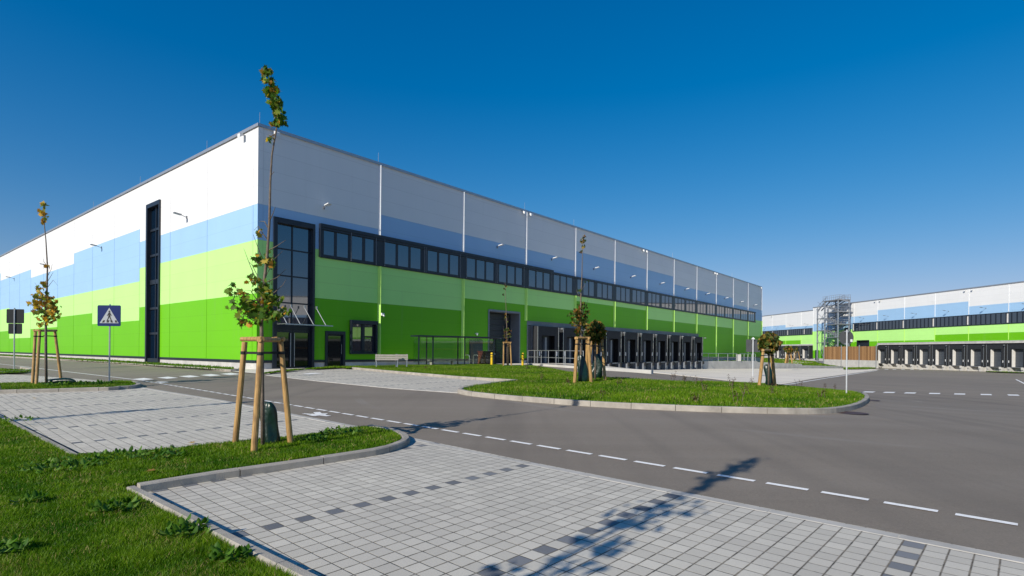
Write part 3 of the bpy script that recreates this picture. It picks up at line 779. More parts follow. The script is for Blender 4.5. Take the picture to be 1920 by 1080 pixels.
def flood(parent,pos,out):
    ox,oy=out;g=MB();x,y,z=pos;sx_,sy_=-oy,ox
    g.bar((x,y,z),(x+ox*.22,y+oy*.22,z-.02),.04);o=g.build('floodlight',M['lamp'],parent)
    g=MB();g.obox((x+ox*.26,y+oy*.26,z-.05),(ox*.09,oy*.09,-.05),(sx_*.14,sy_*.14,0),(0,0,.10));g.build('lamp_head',M['white'],o)
for s in (.95,23.8,24.75,47.1,47.95,71.3,72.2,95.8): flood(wh,(s,-.003,Z(12.3)),(0,-1))
for s in (1.6,): flood(wh,(-.003,s,Z(12.3)),(-1,0))
for x,y in [(.15,.15)]+[(.3+8*t,.15) for t in(1,3,4,7,10)]+[(.15,.54+6.*t+.5) for t in(1,3,5,7,10,13)]:
    g=MB();g.tube([(x,y,Z(TOP)+.16),(x,y,Z(TOP)+.85)],.012,6);g.build('lightning_rod',M['galv'],wh)
g=MB();g.box(8.36,8.56,-.3,-.06,Z(2.33),Z(2.5));o=g.build('security_camera',M['white'],wh);g=MB();g.tube([(8.46,-.28,Z(2.36)),(8.46,-.42,Z(2.28))],.05,10);g.build('camera_lens',M['white'],o)
g=MB();g.box(17.8,17.95,-.2,-.004,Z(1.35),Z(1.45));g.tube([(17.87,-.15,Z(1.36)),(17.87,-.15,Z(1.26))],.07,10);g.build('door_lamp',M['white'],wh)
# ------------------------------------------------------------ second building
w2=empty('warehouse',(A2[0],A2[1],ZR),'distant pale warehouse with green bands and loading docks behind the yard on the right','warehouse',rz=math.atan2(D2[1],D2[0]))
def lv2(s):
    wb=8.68 if s<27.7 else 7.93 if s<41.1 else 8.27 if s<49.6 else 9.4 if s<65.6 else 10.4 if s<89.6 else 9.4 if s<113.6 else 8.4
    lg=3.92 if s<35.4 else 2.0 if s<41.1 else .96 if s<49.6 else 3.1 if s<81.8 else 4.13 if s<105 else 3.1
    return Z(lg),Z(6.24),Z(wb)
E2=262.
h2=[(16,41.0,-9,Z(2.75)),(58.65,62.87,-9,Z(3.42)),(65.6,E2-12,-9,Z(2.7))]
b2=[0,20.1,27.7,35.4,41.1,49.6,57.6,65.6,73.7,81.8,89.6,97.6,105.6,113.6,121.6,129.6,137.6]+[145.6+8*k for k in range(14)]+[E2]
p2=pset('s',1.7,8.,0)
mb=MB();bandwall(mb,0,[x for x in b2 if x<=41.1],[h[i] for h in h2 for i in(0,1) if h[i]<41.1],[Z(2.75)],lv2,h2,Z(12.1),-.1,0.)
bandwall(mb,0,[x for x in b2 if x>=41.1],[h[i] for h in h2 for i in(0,1) if h[i]>41.1],[Z(2.7),Z(3.42)],lv2,h2,Z(12.82),-.1,-.05)
mb.quad((41.1,-.05,-.1),(41.1,6,-.1),(41.1,6,Z(12.82)),(41.1,-.05,Z(12.82)),0)
mb.build('facade_panels',p2,w2)
mb=MB();mb.quad((E2,0,-2),(E2,60,-2),(E2,60,Z(12.8)),(E2,0,Z(12.8)));mb.quad((41.1,0,Z(12.6)),(E2,0,Z(12.6)),(E2,60,Z(12.6)),(41.1,60,Z(12.6)));mb.quad((0,0,Z(11.9)),(41.1,0,Z(11.9)),(41.1,60,Z(11.9)),(0,60,Z(11.9)));mb.build('roof_deck',M['plinth'],w2)
mb=MB();mb.box(0,41.1,-.1,.3,Z(12.1),Z(12.28));mb.box(41.0,E2,-.15,.3,Z(12.82),Z(13.02));mb.build('roof_coping',M['coping'],w2)
for s in b2[1:-1]:
    mb=MB();zt=Z(12.1) if s<41 else Z(12.8);o_=0 if s<41 else -.05
    hi=s<57
    mb.box(s-.06,s+.06,o_-.05,o_-.003,Z(7.85) if not(41<s<57) else Z(6.24),zt-.02,0);mb.box(s-.06,s+.06,o_-.05,o_-.003,Z(2.8),(Z(5.35) if s<41 else Z(5.6) if s>57 else Z(6.24)-.002),1);mb.build('cover_strip',[M['white_trim'],M['green_trim']],w2)
def strip2(a,b,z0,z1,off):
    mb=MB();n=max(1,round((b-a)/4.));
    for i in range(n):
        s0=a+(b-a)*i/n;s1=a+(b-a)*(i+1)/n;mb=MB()
        mb.box(s0,s1-.003,off-.12,off-.004,z0,z0+.12);mb.box(s0,s1-.003,off-.12,off-.004,z1-.12,z1)
        w_=(s1-s0)/4
        for k in range(5):
            x=s0+w_*k;mb.box(x if k==0 else x-.06,x+.06 if k<4 else x-.003,off-.11,off-.004,z0+.12,z1-.12)
        o=mb.build('window',M['anth'],w2);g=MB();g.box(s0+.05,s1-.05,off-.03,off-.02,z0+.121,z1-.121);g.build('pane',M['glass'],o)
        if i%2==0:
            g=MB();g.box(s0+.12,s0+.40,off-.045,off-.032,z0+.2,z1-.25);g.build('white_blind',M['dockwhite'],o)
strip2(12,40.8,Z(5.42),Z(7.25),0.);strip2(57.15,249.2,Z(5.7),Z(7.77),-.05)
g=MB();g.box(54.2,55.4,-.2,-.06,Z(5.35),Z(6.75));g.build('vent_box',M['anth'],w2)
g=MB();g.box(58.65,62.87,.5,.6,-2,Z(3.4));g.box(58.6,58.7,-.1,.6,-2,Z(3.45));g.box(62.8,62.92,-.1,.6,-2,Z(3.45));g.box(58.7,62.8,-.1,.6,Z(3.35),Z(3.45));g.build('gate',M['anth'],w2)
g=MB();g.box(65.6,E2-12,-.12,.1,Z(2.22),Z(2.62));g.box(65.6,E2-12,-.16,.1,Z(2.62),Z(2.70));g.box(18.,41.0,-.12,.1,Z(2.35),Z(2.70));g.build('dock_fascia',M['plinth'],w2)
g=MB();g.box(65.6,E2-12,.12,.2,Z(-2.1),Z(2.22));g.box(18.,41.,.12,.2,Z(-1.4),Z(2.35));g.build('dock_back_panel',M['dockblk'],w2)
g=MB();g.box(65.6,E2-12,.0,.5,Z(-4.),Z(-2.1));g.build('dock_base_wall',M['conc'],w2)
g=MB();g.box(16,22.6,-.6,.1,-.3,Z(2.34));g.build('dock_end_wall',M['plinth'],w2)
prd=dock(0.,Z(1.95),Z(-2.05),w2,Z(-3.1),True,wd=3.5);prd.location=(65.7,0,0)
for k in range(1,19): copy_tree(prd,w2,(65.7+4.03*k,0,0))
prl=dock(0.,Z(2.2),Z(-1.3),w2,Z(-2.),True,wd=3.8);prl.location=(23.1,0,0)
for k in range(1,4): copy_tree(prl,w2,(23.1+4.4*k,0,0))
g=MB();g.box(42.2,43.6,-.12,-.055,-.6,Z(1.05));g.build('side_door',M['anth'],w2)
for s in (61.,68.9,77.,85.1,93.2,101.2,109.,16.4,23.5,31.4,38.7): wall_lamp(w2,(s,-.05 if s>41 else 0,Z(8.8) if s>41 else Z(8.33)),(0,-1),.9,1.001)
for s in (64.8,66.4,88.8,90.4,112,20.,43.): flood(w2,(s,-.05 if s>41 else -.003,Z(12.6) if s>41 else Z(11.9)),(0,-1))
def W2(s,o,z): # world point from the second building's frame (o metres out), z eye units
    return Vector((A2[0]+D2[0]*s+D2[1]*o, A2[1]+D2[1]*s-D2[0]*o, z))
# plinth wall + wooden screen
sc_=empty('timber_screen',W2(0,6,0),'brown vertical board screen on a pale concrete wall in front of the stair tower','fence',rz=math.atan2(D2[1],D2[0]))
def f2s(px,o): # along-wall position seen at pixel column on plane o metres out
    r=ray(px,660);n=(D2[1],-D2[0]);a=(A2[0]+n[0]*o,A2[1]+n[1]*o)
    t_=(a[0]*n[0]+a[1]*n[1])/(r[0]*n[0]+r[1]*n[1]);return (r[0]*t_-a[0])*D2[0]+(t_-a[1])*D2[1],t_
def f2z(px,py,o):
    s_,Yd=f2s(px,o);return at(px,py,Yd).z
def screen_seg(x0,x1,top,bot,o_=6.,mi='screen'):
    s0=f2s(x0,o_)[0];s1=f2s(x1,o_)[0]
    return s0,s1
s0,_=f2s(1546,6.);s1,_=f2s(1644.5,6.)
zt=f2z(1600,649.6,6.);zb=f2z(1600,675.,6.)
g=MB();k=0;n=60
for i in range(n):
    a=s0+(s1-s0)*i/n;g.box(a+.01,a+(s1-s0)/n-.02,-.04,.04,zb,zt+random.uniform(-.03,.03))
g.build('board_infill',M['screen'],sc_)
g=MB();g.box(s0,s1+.3,-.15,.15,-4.2,zb-.003);g.build('concrete_base',M['conc'],sc_)
for xp in (1545,1578.5,1612,1644): 
    s_,_y=f2s(xp,6.);g=MB();g.box(s_-.1,s_+.1,-.18,-.16,-4,zt+.3);g.box(s_-.1,s_+.1,-.16,-.045,zb,zt+.3);g.build('post',M['galv'],sc_)
# stair tower
st=empty('stair_tower',W2(0,3,0),'open galvanised steel stair tower climbing to the roof of the far warehouse','stair tower',rz=math.atan2(D2[1],D2[0]))
sa=f2s(1541,3.)[0];sb=f2s(1555,3.)[0];sc=f2s(1580,3.)[0]
zg=-3.3;lv=[f2z(1565,y,3.) for y in (632,608,585,563)]
g=MB()
M['galvs']=mat('stair_steel',(.34,.37,.41),.45,.4,var=.1)
for s_ in (sa,sb,sc):
    for y_ in (-1.3,1.6):
        g.box(s_-.12,s_+.12,y_-.12,y_+.12,zg,(lv[3] if s_!=sa else lv[2]+1.3))
split(g,'column',M['galvs'],st,1)
for i,z in enumerate(lv):
    g=MB();a_=sb if i<3 else sb-.5;g.box(a_-.1,sc+.3,-1.5,1.8,z-.22,z-.02)
    if i<3: g.box(sa-.1,sb-.1,-1.5,1.8,z-1.6 if i else z-1.5,z-1.42 if i else z-1.35)
    g.build('landing',M['galvd'],st)
    g=MB()
    for y_ in(-1.5,1.8):
        for h in(.55,1.1): g.bar((a_-.1,y_,z+h),(sc+.3,y_,z+h),.05)
        for q in range(8): x=a_+(sc+.2-a_)*q/7;g.bar((x,y_,z-.02),(x,y_,z+1.1),.05)
    for h in(.55,1.1): g.bar((sc+.3,-1.5,z+h),(sc+.3,1.8,z+h),.05)
    g.build('landing_railing',M['galvs'],st)
zz=[zg]+lv
for i in range(4):
    z0_,z1_=zz[i],zz[i+1];mid=(z0_+z1_)/2
    for (xa,za,xb,zb_,y_) in ((sc,z0_,sb,mid,-.7),(sb,mid,sc,z1_,.9)):
        g=MB()
        for yy in (y_-.55,y_+.55): g.bar((xa,yy,za),(xb,yy,zb_),.1,.25)
        for q in range(9):
            f_=(q+.5)/9;x=xa+(xb-xa)*f_;z=za+(zb_-za)*f_;g.box(x-.14,x+.14,y_-.5,y_+.5,z-.02,z+.02)
        for h in (.6,1.1): g.bar((xa,y_-.55,za+h),(xb,y_-.55,zb_+h),.045)
        for q in range(6): f_=q/5;x=xa+(xb-xa)*f_;z=za+(zb_-za)*f_;g.bar((x,y_-.55,z),(x,y_-.55,z+1.1),.045)
        g.build('stair_flight',M['galvd'],st)
    g=MB();g.bar((sa,-1.3,z0_),(sb,-1.3,z1_),.07);g.bar((sa,-1.3,z1_),(sb,-1.3,z0_+1.2),.07);g.bar((sb,1.6,z0_),(sc,1.6,z1_),.07);g.build('cross_brace',M['galv'],st)
g=MB();za=lv[2]+.4
for yy in (-1.1,-.1): g.bar((sa-.2,yy,za+.3),(sb+.6,yy,lv[3]),.12,.3)
g.bar((sa-.2,-1.1,za+1.5),(sb+.6,-1.1,lv[3]+1.1),.06)
for q in range(7): f_=q/6;x=sa-.2+(sb+.8-sa)*f_;z=za+.3+(lv[3]-za-.3)*f_;g.bar((x,-1.1,z),(x,-1.1,z+1.15),.05)
g.bar((sc+.2,-1.,lv[3]),(sc+2.6,0,lv[3]-.9),.12,.3);g.bar((sc+.2,-1.,lv[3]+1.1),(sc+2.6,0,lv[3]+.2),.05)
for q in range(5): f_=q/4;x=sc+.2+2.4*f_;z=lv[3]-.9*f_;g.bar((x,-1.+f_,z),(x,-1.+f_,z+1.1),.05)
g.build('roof_bridge',M['galvd'],st)
# ------------------------------------------------------------ yard retaining walls, bank, railings
wl0=Vector((27.2,81.7));wl1=Vector((67.6,115.))
def wlp(px):
    r=ray(px,670);k=r[0]
    d_=wl1-wl0;s_=(k*wl0.y-wl0.x)/(d_.x-k*d_.y);return wl0+d_*s_
wtn=(wl1-wl0).normalized();wn=Vector((-wtn.y,wtn.x))
rw=empty('retaining_wall',(wl0.x,wl0.y,gz(wl0.x,wl0.y)),'pale stepped concrete retaining wall closing the back of the concrete truck yard','retaining wall')
for (x0,x1,y0,y1) in ((1310,1420,677,676.8),(1420.3,1504,678.8,682.6),(1504.4,1581.5,685,686.8)):
    a,b=wlp(x0),wlp(x1);za,zb_=at(x0,y0,a.y).z,at(x1,y1,b.y).z
    n_=wn*.4;g=MB();o_=Vector((wl0.x,wl0.y,gz(wl0.x,wl0.y)))
    V=[]
    for p,z in ((a,za),(b,zb_)):
        for q in (p,p+n_): V+= [Vector((q.x,q.y,-4.5))-o_,Vector((q.x,q.y,z))-o_]
    g.add(V,[(0,1,3,2),(4,6,7,5),(0,4,5,1),(2,3,7,6),(1,5,7,3),(0,2,6,4)])
    g.build('wall_section',M['conc'],rw)
def bz(x,y):
    # level of the grassed terrace behind the yard wall
    p=Vector((x,y));s_=(p-wl0).dot(wtn);o_=(p-wl0).dot(wn)
    base=np.interp(s_,[0,17,18,35,36.5,52],[-1.24,-1.30,-1.45,-1.98,-2.25,-2.55])
    far=-1.33 if x<82 else -1.33
    w_=min(1,max(0,(o_-4)/40));return float(base*(1-w_)+far*w_)-.02
def T2(p): return (p.x,p.y)
e_=wlp(1581)+wn*.35
bank=[T2(wl0+wn*.35),T2(wlp(1420)+wn*.35),T2(wlp(1504)+wn*.35),T2(e_),T2(W2(52,6.5,0).xy),T2(W2(46,1.,0).xy),T2(W2(40,1.,0).xy),T2(W2(0,1.,0).xy),(50.,190.),(48.,125.)]
sheet('grass_bank',bank,0,M['soil'],3.,zf=bz)
# path on the bank
pa=[(52,118),(56,119),(75,140),(77.5,152),(75,152),(70,140)]
sheet('path',pa,0,M['yard'],2.,zf=lambda x,y:bz(x,y)+.05)
sheet('grass_bed',px2([(1582,689.7),(1632,688.5),(1643,690),(1625,691.8),(1582,692.3)],.1),.12,M['soil'],2.)
# right hand grass corner by the far docks
rg=px2([(1848,697),(1862,693),(1880,691),(1960,691),(1960,700),(1900,699)],.1)
def rgz(x,y): 
    return gz(x,y)+.12+max(0,min(1.,(x-70)/12))*.0
sheet('grass_bed',rg,.12,M['soil'],1.)
def railing(name,pts,h,label,n_per=1.6,rails=(.5,1.),r=.025,group=None,parent_label='railing'):
    o0=Vector(pts[0]);e=empty(name,o0,label,'railing',group)
    g=MB()
    for a,b in zip(pts,pts[1:]):
        a,b=Vector(a)-o0,Vector(b)-o0
        for k in rails: g.tube([a+Vector((0,0,h*k)),b+Vector((0,0,h*k))],r,6)
    g.build('rail',M['galv'],e)
    for a,b in zip(pts,pts[1:]):
        a,b=Vector(a)-o0,Vector(b)-o0;n=max(1,round((b-a).length/n_per))
        for k in range(n+1 if b==Vector(pts[-1])-o0 else n):
            p=a.lerp(b,k/n);g=MB();g.tube([p,p+Vector((0,0,h))],r,6);g.build('post',M['galv'],e)
    return e
def rb(px,top=None):
    k=np.interp(px,[987,1060,1140,1221],[0,1,2,3]);i=min(2,int(k));f_=k-i;a,b=Vector(rail_base[i]),Vector(rail_base[i+1]);return a.lerp(b,f_)+Vector((.05,.12,0))
railing('railing',[rb(989),rb(1057)],1.0,'galvanised steel railing left of the gap, in front of the first loading dock',1.15,(.5,1.),.022)
railing('railing',[rb(1059),rb(1094)],1.0,'short galvanised railing on the low wall directly behind the two island trees',1.15,(.5,1.),.022)
def wt(px,dy=0):
    p=wlp(px)+wn*.2;y=np.interp(px,[1310,1420],[677,676.8]);return (p.x,p.y,at(px,y,p.y).z)
railing('railing',[wt(1311),wt(1384)],1.15,'long railing on top of the yard wall at the foot of the warehouse end',2.6,(.5,1.),.035)
railing('railing',[wt(1390),wt(1418.5)],1.15,'short railing panel on the yard wall beside the grey sign back',1.3,(.5,1.),.035)
p=wt(1387);g=MB();g.box(-.35,.35,-.15,.15,0,1.05);o=g.build('concrete_post',M['plinth'],bevel=.02);o.location=p;tag(o,'square pale post between the two railings on the yard wall','post')
a=G(1905,690);b=G(1960,690)
railing('railing',[(a.x,a.y,a.z+.4),(b.x,b.y,b.z+.4)],1.1,'railing at the right edge of the picture beside the far loading docks',2.,(.5,1.),.03)
# ------------------------------------------------------------ poles and signs
def pole(e,h,r=.03,m=None):
    g=MB();g.tube([(0,0,-.15),(0,0,h)],r,10);g.tube([(0,0,h),(0,0,h+.02)],[r*1.1,r*.6],10);return g.build('pole',m or M['galv'],e,smooth=False)
def rrect(w,h,r,n=5,cx=0,cz=0):
    out=[]
    for qx,qz,a0_ in ((1,1,0),(-1,1,90),(-1,-1,180),(1,-1,270)):
        for k in range(n+1):
            a=R(a0_+90*k/n);out.append((cx+qx*(w/2-r)+r*math.cos(a),cz+qz*(h/2-r)+r*math.sin(a)))
    return out
b0=G(205,712,.1);sY=b0.y;ppm=F/sY
e=empty('pedestrian_crossing_sign',b0,'blue crossing sign with a walking figure in a white triangle on a thin pole','road sign')
pole(e,(712-571)/ppm,.028)
W_,H_=43.5/ppm,39/ppm;zc=(712-592)/ppm
g=MB();g.prism(rrect(W_,H_,.05,5,0,zc),-.045,-.030);pl=g.build('sign_plate',M['signblue'],e)
g=MB();tr=[(-.40*W_,zc-.36*H_),(.42*W_,zc-.36*H_),(.01*W_,zc+.38*H_)];g.prism(tr,-.049,-.0455);g.build('white_triangle',M['signwhite'],pl)
g=MB()
def seg(x0,z0,x1,z1,w):
    a=Vector((x0*W_,-.051,zc+z0*H_));b=Vector((x1*W_,-.051,zc+z1*H_));g.bar(a,b,.003,w*W_) if False else None
    d_=(b-a).normalized();n_=Vector((-d_.z,0,d_.x))*w*W_/2
    g.prism([((a-n_).x,(a-n_).z),((b-n_).x,(b-n_).z),((b+n_).x,(b+n_).z),((a+n_).x,(a+n_).z)],-.052,-.0495)
for k in range(4):
    x=-.30+.19*k;g.prism([((x)*W_,zc-.33*H_),((x+.10)*W_,zc-.33*H_),((x+.10+(.04 if k<2 else -.04))*W_,zc-.22*H_),((x+.03+(.03 if k<2 else -.05))*W_,zc-.22*H_)],-.0518,-.0493)
hd=[(.02*W_+.04*W_*math.cos(a),zc+.20*H_+.045*H_*math.sin(a)) for a in [2*math.pi*k/14 for k in range(14)]];g.prism(hd,-.0535,-.0495)
seg(.02,.15,.02,-.05,.09);seg(.01,-.03,-.09,-.28,.045);seg(.03,-.03,.12,-.27,.045);seg(.0,.12,-.08,-.01,.03);seg(.04,.12,.11,0.0,.03)
g.build('walking_figure',M['signblack'],pl)
b0=G(26.5,690,.1);ppm=F/b0.y
e=empty('road_sign',b0,'two dark sign backs one above the other on a pole at the left edge','road sign')
pole(e,(690-578)/ppm,.035)
g=MB();g.prism(rrect(33/ppm,26.5/ppm,.05,4,0,(690-592.8)/ppm),.04,.055);g.build('sign_plate',M['signdark'],e)
g=MB();g.prism(rrect(26/ppm,19.5/ppm,.05,4,0,(690-616.3)/ppm),.04,.055);g.build('sign_plate',M['signdark'],e)
b0=G(1587,739,.1);ppm=F/b0.y
e=empty('road_sign',b0,'round grey sign back on a slim pole at the tip of the grass island','road sign')
pole(e,(739-619)/ppm,.026,M['galvp'])
g=MB();rr=13.8/ppm;g.prism([(.01+rr*math.cos(a),(739-633)/ppm+rr*math.sin(a)) for a in [2*math.pi*k/40 for k in range(40)]],.05,.065);pl=g.build('sign_plate',M['signback'],e)
g=MB();g.prism(rrect(4/ppm,5/ppm,.02,3,10/ppm,(739-638.5)/ppm),.044,.049);g.build('sticker',M['white'],pl)
g=MB()
for z in (622,645): g.box(-4/ppm,4/ppm,.0,.049,(739-z)/ppm-.02,(739-z)/ppm+.02)
g.build('clamp',M['galv'],e)
b0=G(1411.5,706,.0);ppm=F/b0.y
e=empty('road_sign',b0,'rectangular grey sign back on a white pole between yard and round tree','road sign')
pole(e,(706-634)/ppm,.05,M['galvp'])
g=MB();g.prism(rrect(26/ppm,23.5/ppm,.04,3,1./ppm,(706-648.3)/ppm),.1,.13);g.build('sign_plate',M['signback'],e)
g=MB();g.prism([(-3.2/ppm,(706-636)/ppm),(3.2/ppm,(706-636)/ppm),(0,(706-632.5)/ppm)],-.08,.08);g.build('pole_cap',M['white_trim'],e)
b0=G(1612,688,.0);ppm=F/b0.y
e=empty('road_sign',b0,'small grey sign back on a pole standing before the timber screen','road sign')
pole(e,(688-650)/ppm,.09)
g=MB();g.prism(rrect(9/ppm,9.5/ppm,.04,3,-1./ppm,(688-657.5)/ppm),.1,.14);g.build('sign_plate',M['signback'],e)
# ------------------------------------------------------------ bollards, bench, shelter, racks, container
def bollard(px,py,label):
    b=G(px,py+2.2,.03);e=empty('bollard',b,label,'bollard','yellow bollards beside the drive-in gate')
    h=.95;g=MB();g.tube([(0,0,-.05),(0,0,h-.05),(0,0,h-.015),(0,0,h)],[.085,.085,.07,.03],16);g.build('post',M['yellow'],e,smooth=False)
    for z in (.62,.78): g=MB();g.tube([(0,0,z),(0,0,z+.05)],.088,16);g.build('black_band',M['black'],e)
bollard(922,684.5,'yellow bollard left of the drive-in gate, beside the dark red bin')
bollard(980,684.5,'yellow bollard right of the drive-in gate, next to the louvre grille')
def bench(px,py,label,L,back=True):
    b=G(px,py,.02);e=empty('bench',b,label,'bench','grey slatted seats below the ground floor window',rz=math.pi/2-YAW-R(37))
    s_=F/b.y
    g=MB()
    for i in range(3): g.box(0,L,.08+i*.13,.19+i*.13,.43,.465)
    g.build('seat',M['benchwood'],e)
    if back:
        g=MB()
        for i in range(3): g.box(0,L,-.03,0.,.50+i*.12,.60+i*.12)
        g.build('backrest',M['benchwood'],e)
    for x in (0.03,L-.09):
        g=MB();g.box(x,x+.06,.0,.05,0,.86 if back else .44);g.box(x,x+.06,.42,.47,0,.43);g.box(x,x+.06,.05,.42,.38,.43);g.build('leg',M['galv'],e)
    return e
bench(703.5,691,'grey slatted bench with a backrest, left of the pair below the window',1.35)
bench(741,690.5,'smaller grey slatted bench next to the shelter side, right of the pair',.75)
# glass shelter
sp=G(785,688,.02);s_end=G(943,686,.02)
hS=1.98
sh=empty('smoking_shelter',sp,'dark framed glass shelter standing on the grass edge before the green wall','shelter')
dx=Vector((D1[0],D1[1],0));dn=Vector((-D1[1],D1[0],0))  # along facade, towards wall
Ls=(s_end-sp).length
dx=(s_end-sp).normalized();dx.z=0;dn=Vector((-dx.y,dx.x,0))
cols=[0,.27,.58,.93,1.0] 
xs_=[0,26/158*Ls,50/158*Ls,86/158*Ls,Ls]
Lx=Ls;Dp=.95
g=MB()
for x,y_ in ((0,0),(Lx*.155,0),(Lx*.52,0),(Lx*.88,0),(Lx,0),(Lx*.155,Dp),(Lx*.52,Dp),(Lx,Dp)):
    p=dx*x+dn*y_;g.obox(p+Vector((0,0,hS/2)),dx*.035,dn*.035,(0,0,hS/2))
split(g,'frame_post',M['anth'],sh,1)
g=MB();c_=dx*(Lx/2)+dn*(Dp/2)
g.obox(c_+Vector((0,0,hS+.05)),dx*(Lx/2+.1),dn*(Dp/2+.12),(0,0,.045));g.build('roof',M['anth'],sh)
g=MB()
for x0,x1,y_ in ((0.1,Lx*.145,0),(Lx*.17,Lx*.51,0),(Lx*.53,Lx*.87,0),(.1,Lx*.5,Dp),(Lx*.53,Lx*.98,Dp)):
    p=dx*((x0+x1)/2)+dn*y_;g.obox(p+Vector((0,0,hS/2+.1)),dx*((x1-x0)/2),dn*.005,(0,0,hS/2-.15))
for x in (0.,Lx): g.obox(dx*x+dn*(Dp/2)+Vector((0,0,hS/2+.1)),dx*.005,dn*(Dp/2-.05),(0,0,hS/2-.15))
split(g,'glass_panel',M['clear'],sh,1)
g=MB();g.obox(dx*(Lx*.30)+dn*(Dp*.6)+Vector((0,0,.43)),dx*1.0,dn*.2,(0,0,.02))
for k in(-.8,.8): g.obox(dx*(Lx*.30+k)+dn*(Dp*.6)+Vector((0,0,.2)),dx*.03,dn*.15,(0,0,.2))
g.build('seat',M['benchwood'],sh)
# bike hoops
hb=G(884,685.5,.0)
def hoop(k,label):
    b=hb+dx*(.75*k)+dn*.3;e=MB();pts=[(0,0,0),(0,0,.68),(.04,0,.76),(.12,0,.8)]
    L=.55;P=[Vector((0,0,-.05)),Vector((0,0,.66)),Vector((0,0,.66))+dn*.05+Vector((0,0,.08)),Vector((0,0,.78))+dn*.16,Vector((0,0,.78))+dn*L,Vector((0,0,.74))+dn*(L+.11),Vector((0,0,.66))+dn*(L+.16),Vector((0,0,-.05))+dn*(L+.16)]
    P=[Vector((p.x,p.y,p.z)) for p in P];e.tube(P,.024,8);o=e.build('bicycle_rack',M['galv'],smooth=True);o.location=b;tag(o,label,'bicycle rack','steel hoops for bicycles by the shelter')
hoop(0,'steel bicycle hoop farthest left, seen through the shelter beside the side door')
hoop(1,'steel bicycle hoop in the middle of the row behind the shelter glass')
hoop(2,'steel bicycle hoop on the right of the row, nearest the dark red bin')
b=G(926,686,.02);e=empty('waste_container',b+dn*1.1,'dark red steel container half hidden behind the thin staked tree and yellow bollard','container',rz=math.pi/2-YAW)
g=MB();g.box(0,1.15,0,.8,.08,.98);g.build('body',M['redbox'],e,bevel=.02)
g=MB();g.box(-.03,1.18,-.03,.83,.98,1.05);g.build('lid',M['redbox'],e,bevel=.01)
g=MB();g.box(.9,1.05,-.035,-.004,.80,.9);g.build('label_plate',M['white'],e)
g=MB()
for x in(.08,1.0):
    for y_ in (.08,.66): g.box(x,x+.08,y_,y_+.08,0,.08)
split(g,'foot',M['black'],e,1)
# ------------------------------------------------------------ plants
def colmesh(name,V,Fc,C,m,parent=None):
    V=np.asarray(V,np.float32);me=bpy.data.meshes.new(name)
    nv=len(V);sizes=np.array([len(f) for f in Fc],np.int32) if not isinstance(Fc,np.ndarray) else np.full(len(Fc),Fc.shape[1],np.int32)
    loops=(Fc.ravel() if isinstance(Fc,np.ndarray) else np.concatenate([np.array(f) for f in Fc])).astype(np.int32)
    me.vertices.add(nv);me.vertices.foreach_set('co',V.ravel())
    me.loops.add(len(loops));me.loops.foreach_set('vertex_index',loops)
    me.polygons.add(len(sizes));st_=np.concatenate([[0],np.cumsum(sizes)[:-1]]).astype(np.int32)
    me.polygons.foreach_set('loop_start',st_)
    me.update(calc_edges=True)
    at_=me.attributes.new('Col','FLOAT_COLOR','POINT');C4=np.ones((nv,4),np.float32);C4[:,:3]=C;at_.data.foreach_set('color',C4.ravel())
    me.materials.append(m);o=bpy.data.objects.new(name,me);link(o,parent);return o
LEAF=[(0,0),(.18,.10),(.46,-.05),(.36,.26),(.62,.46),(.34,.50),(.30,.74),(.12,.66),(0,1.0),(-.12,.66),(-.30,.74),(-.34,.50),(-.62,.46),(-.36,.26),(-.46,-.05),(-.18,.10)]
LEAFS=[(0,0),(.32,.2),(.42,.5),(.2,.72),(0,1.),(-.2,.72),(-.42,.5),(-.32,.2)]
GREENS=[(.07,.15,.018),(.10,.20,.022),(.15,.26,.03),(.24,.31,.04)]
YEL=[(.62,.42,.05),(.60,.30,.04),(.48,.36,.06),(.45,.22,.04)]
PAL={'near':([(.045,.11,.014),(.07,.15,.018),(.11,.20,.024),(.20,.26,.035)],[(.55,.34,.04),(.50,.24,.03),(.42,.32,.05),(.36,.18,.03)]),'left':([(.10,.14,.02),(.16,.20,.03),(.25,.24,.04)],[(.58,.33,.035),(.46,.22,.03),(.50,.34,.05),(.32,.15,.03)]),'dark':([(.035,.065,.012),(.055,.09,.015),(.08,.11,.02),(.12,.13,.025)],[(.24,.12,.025),(.20,.09,.02),(.28,.20,.04)])}
def leaves(centers,size,yellow,shape,rnd,pal='near'):
    G_,Y_=PAL[pal]
    V=[];Fc=[];C=[]
    for c in centers:
        sz=size*rnd.uniform(.6,1.25)
        az=rnd.uniform(0,2*math.pi);til=rnd.uniform(.5,1.45)   # hanging leaves
        d_=Vector((math.cos(az)*math.cos(til),math.sin(az)*math.cos(til),-math.sin(til)))
        x=d_.cross(Vector((rnd.uniform(-1,1),rnd.uniform(-1,1),rnd.uniform(.2,1)))).normalized();n=d_.cross(x)
        col=rnd.choice(Y_) if rnd.random()<yellow else rnd.choice(G_)
        f=rnd.uniform(.75,1.25);i0=len(V);cu=rnd.uniform(.05,.4)
        for a,b in shape:
            p=c+(x*a+d_*b+n*(cu*(a*a*1.2-b*b*.4)))*sz;V.append(p);C.append([q*f for q in col])
        n_=len(shape);ci=len(V);V.append(c+d_*.45*sz);C.append([q*f*1.1 for q in col])
        for k in range(n_): Fc.append((i0+k,i0+(k+1)%n_,ci))
    return V,Fc,C
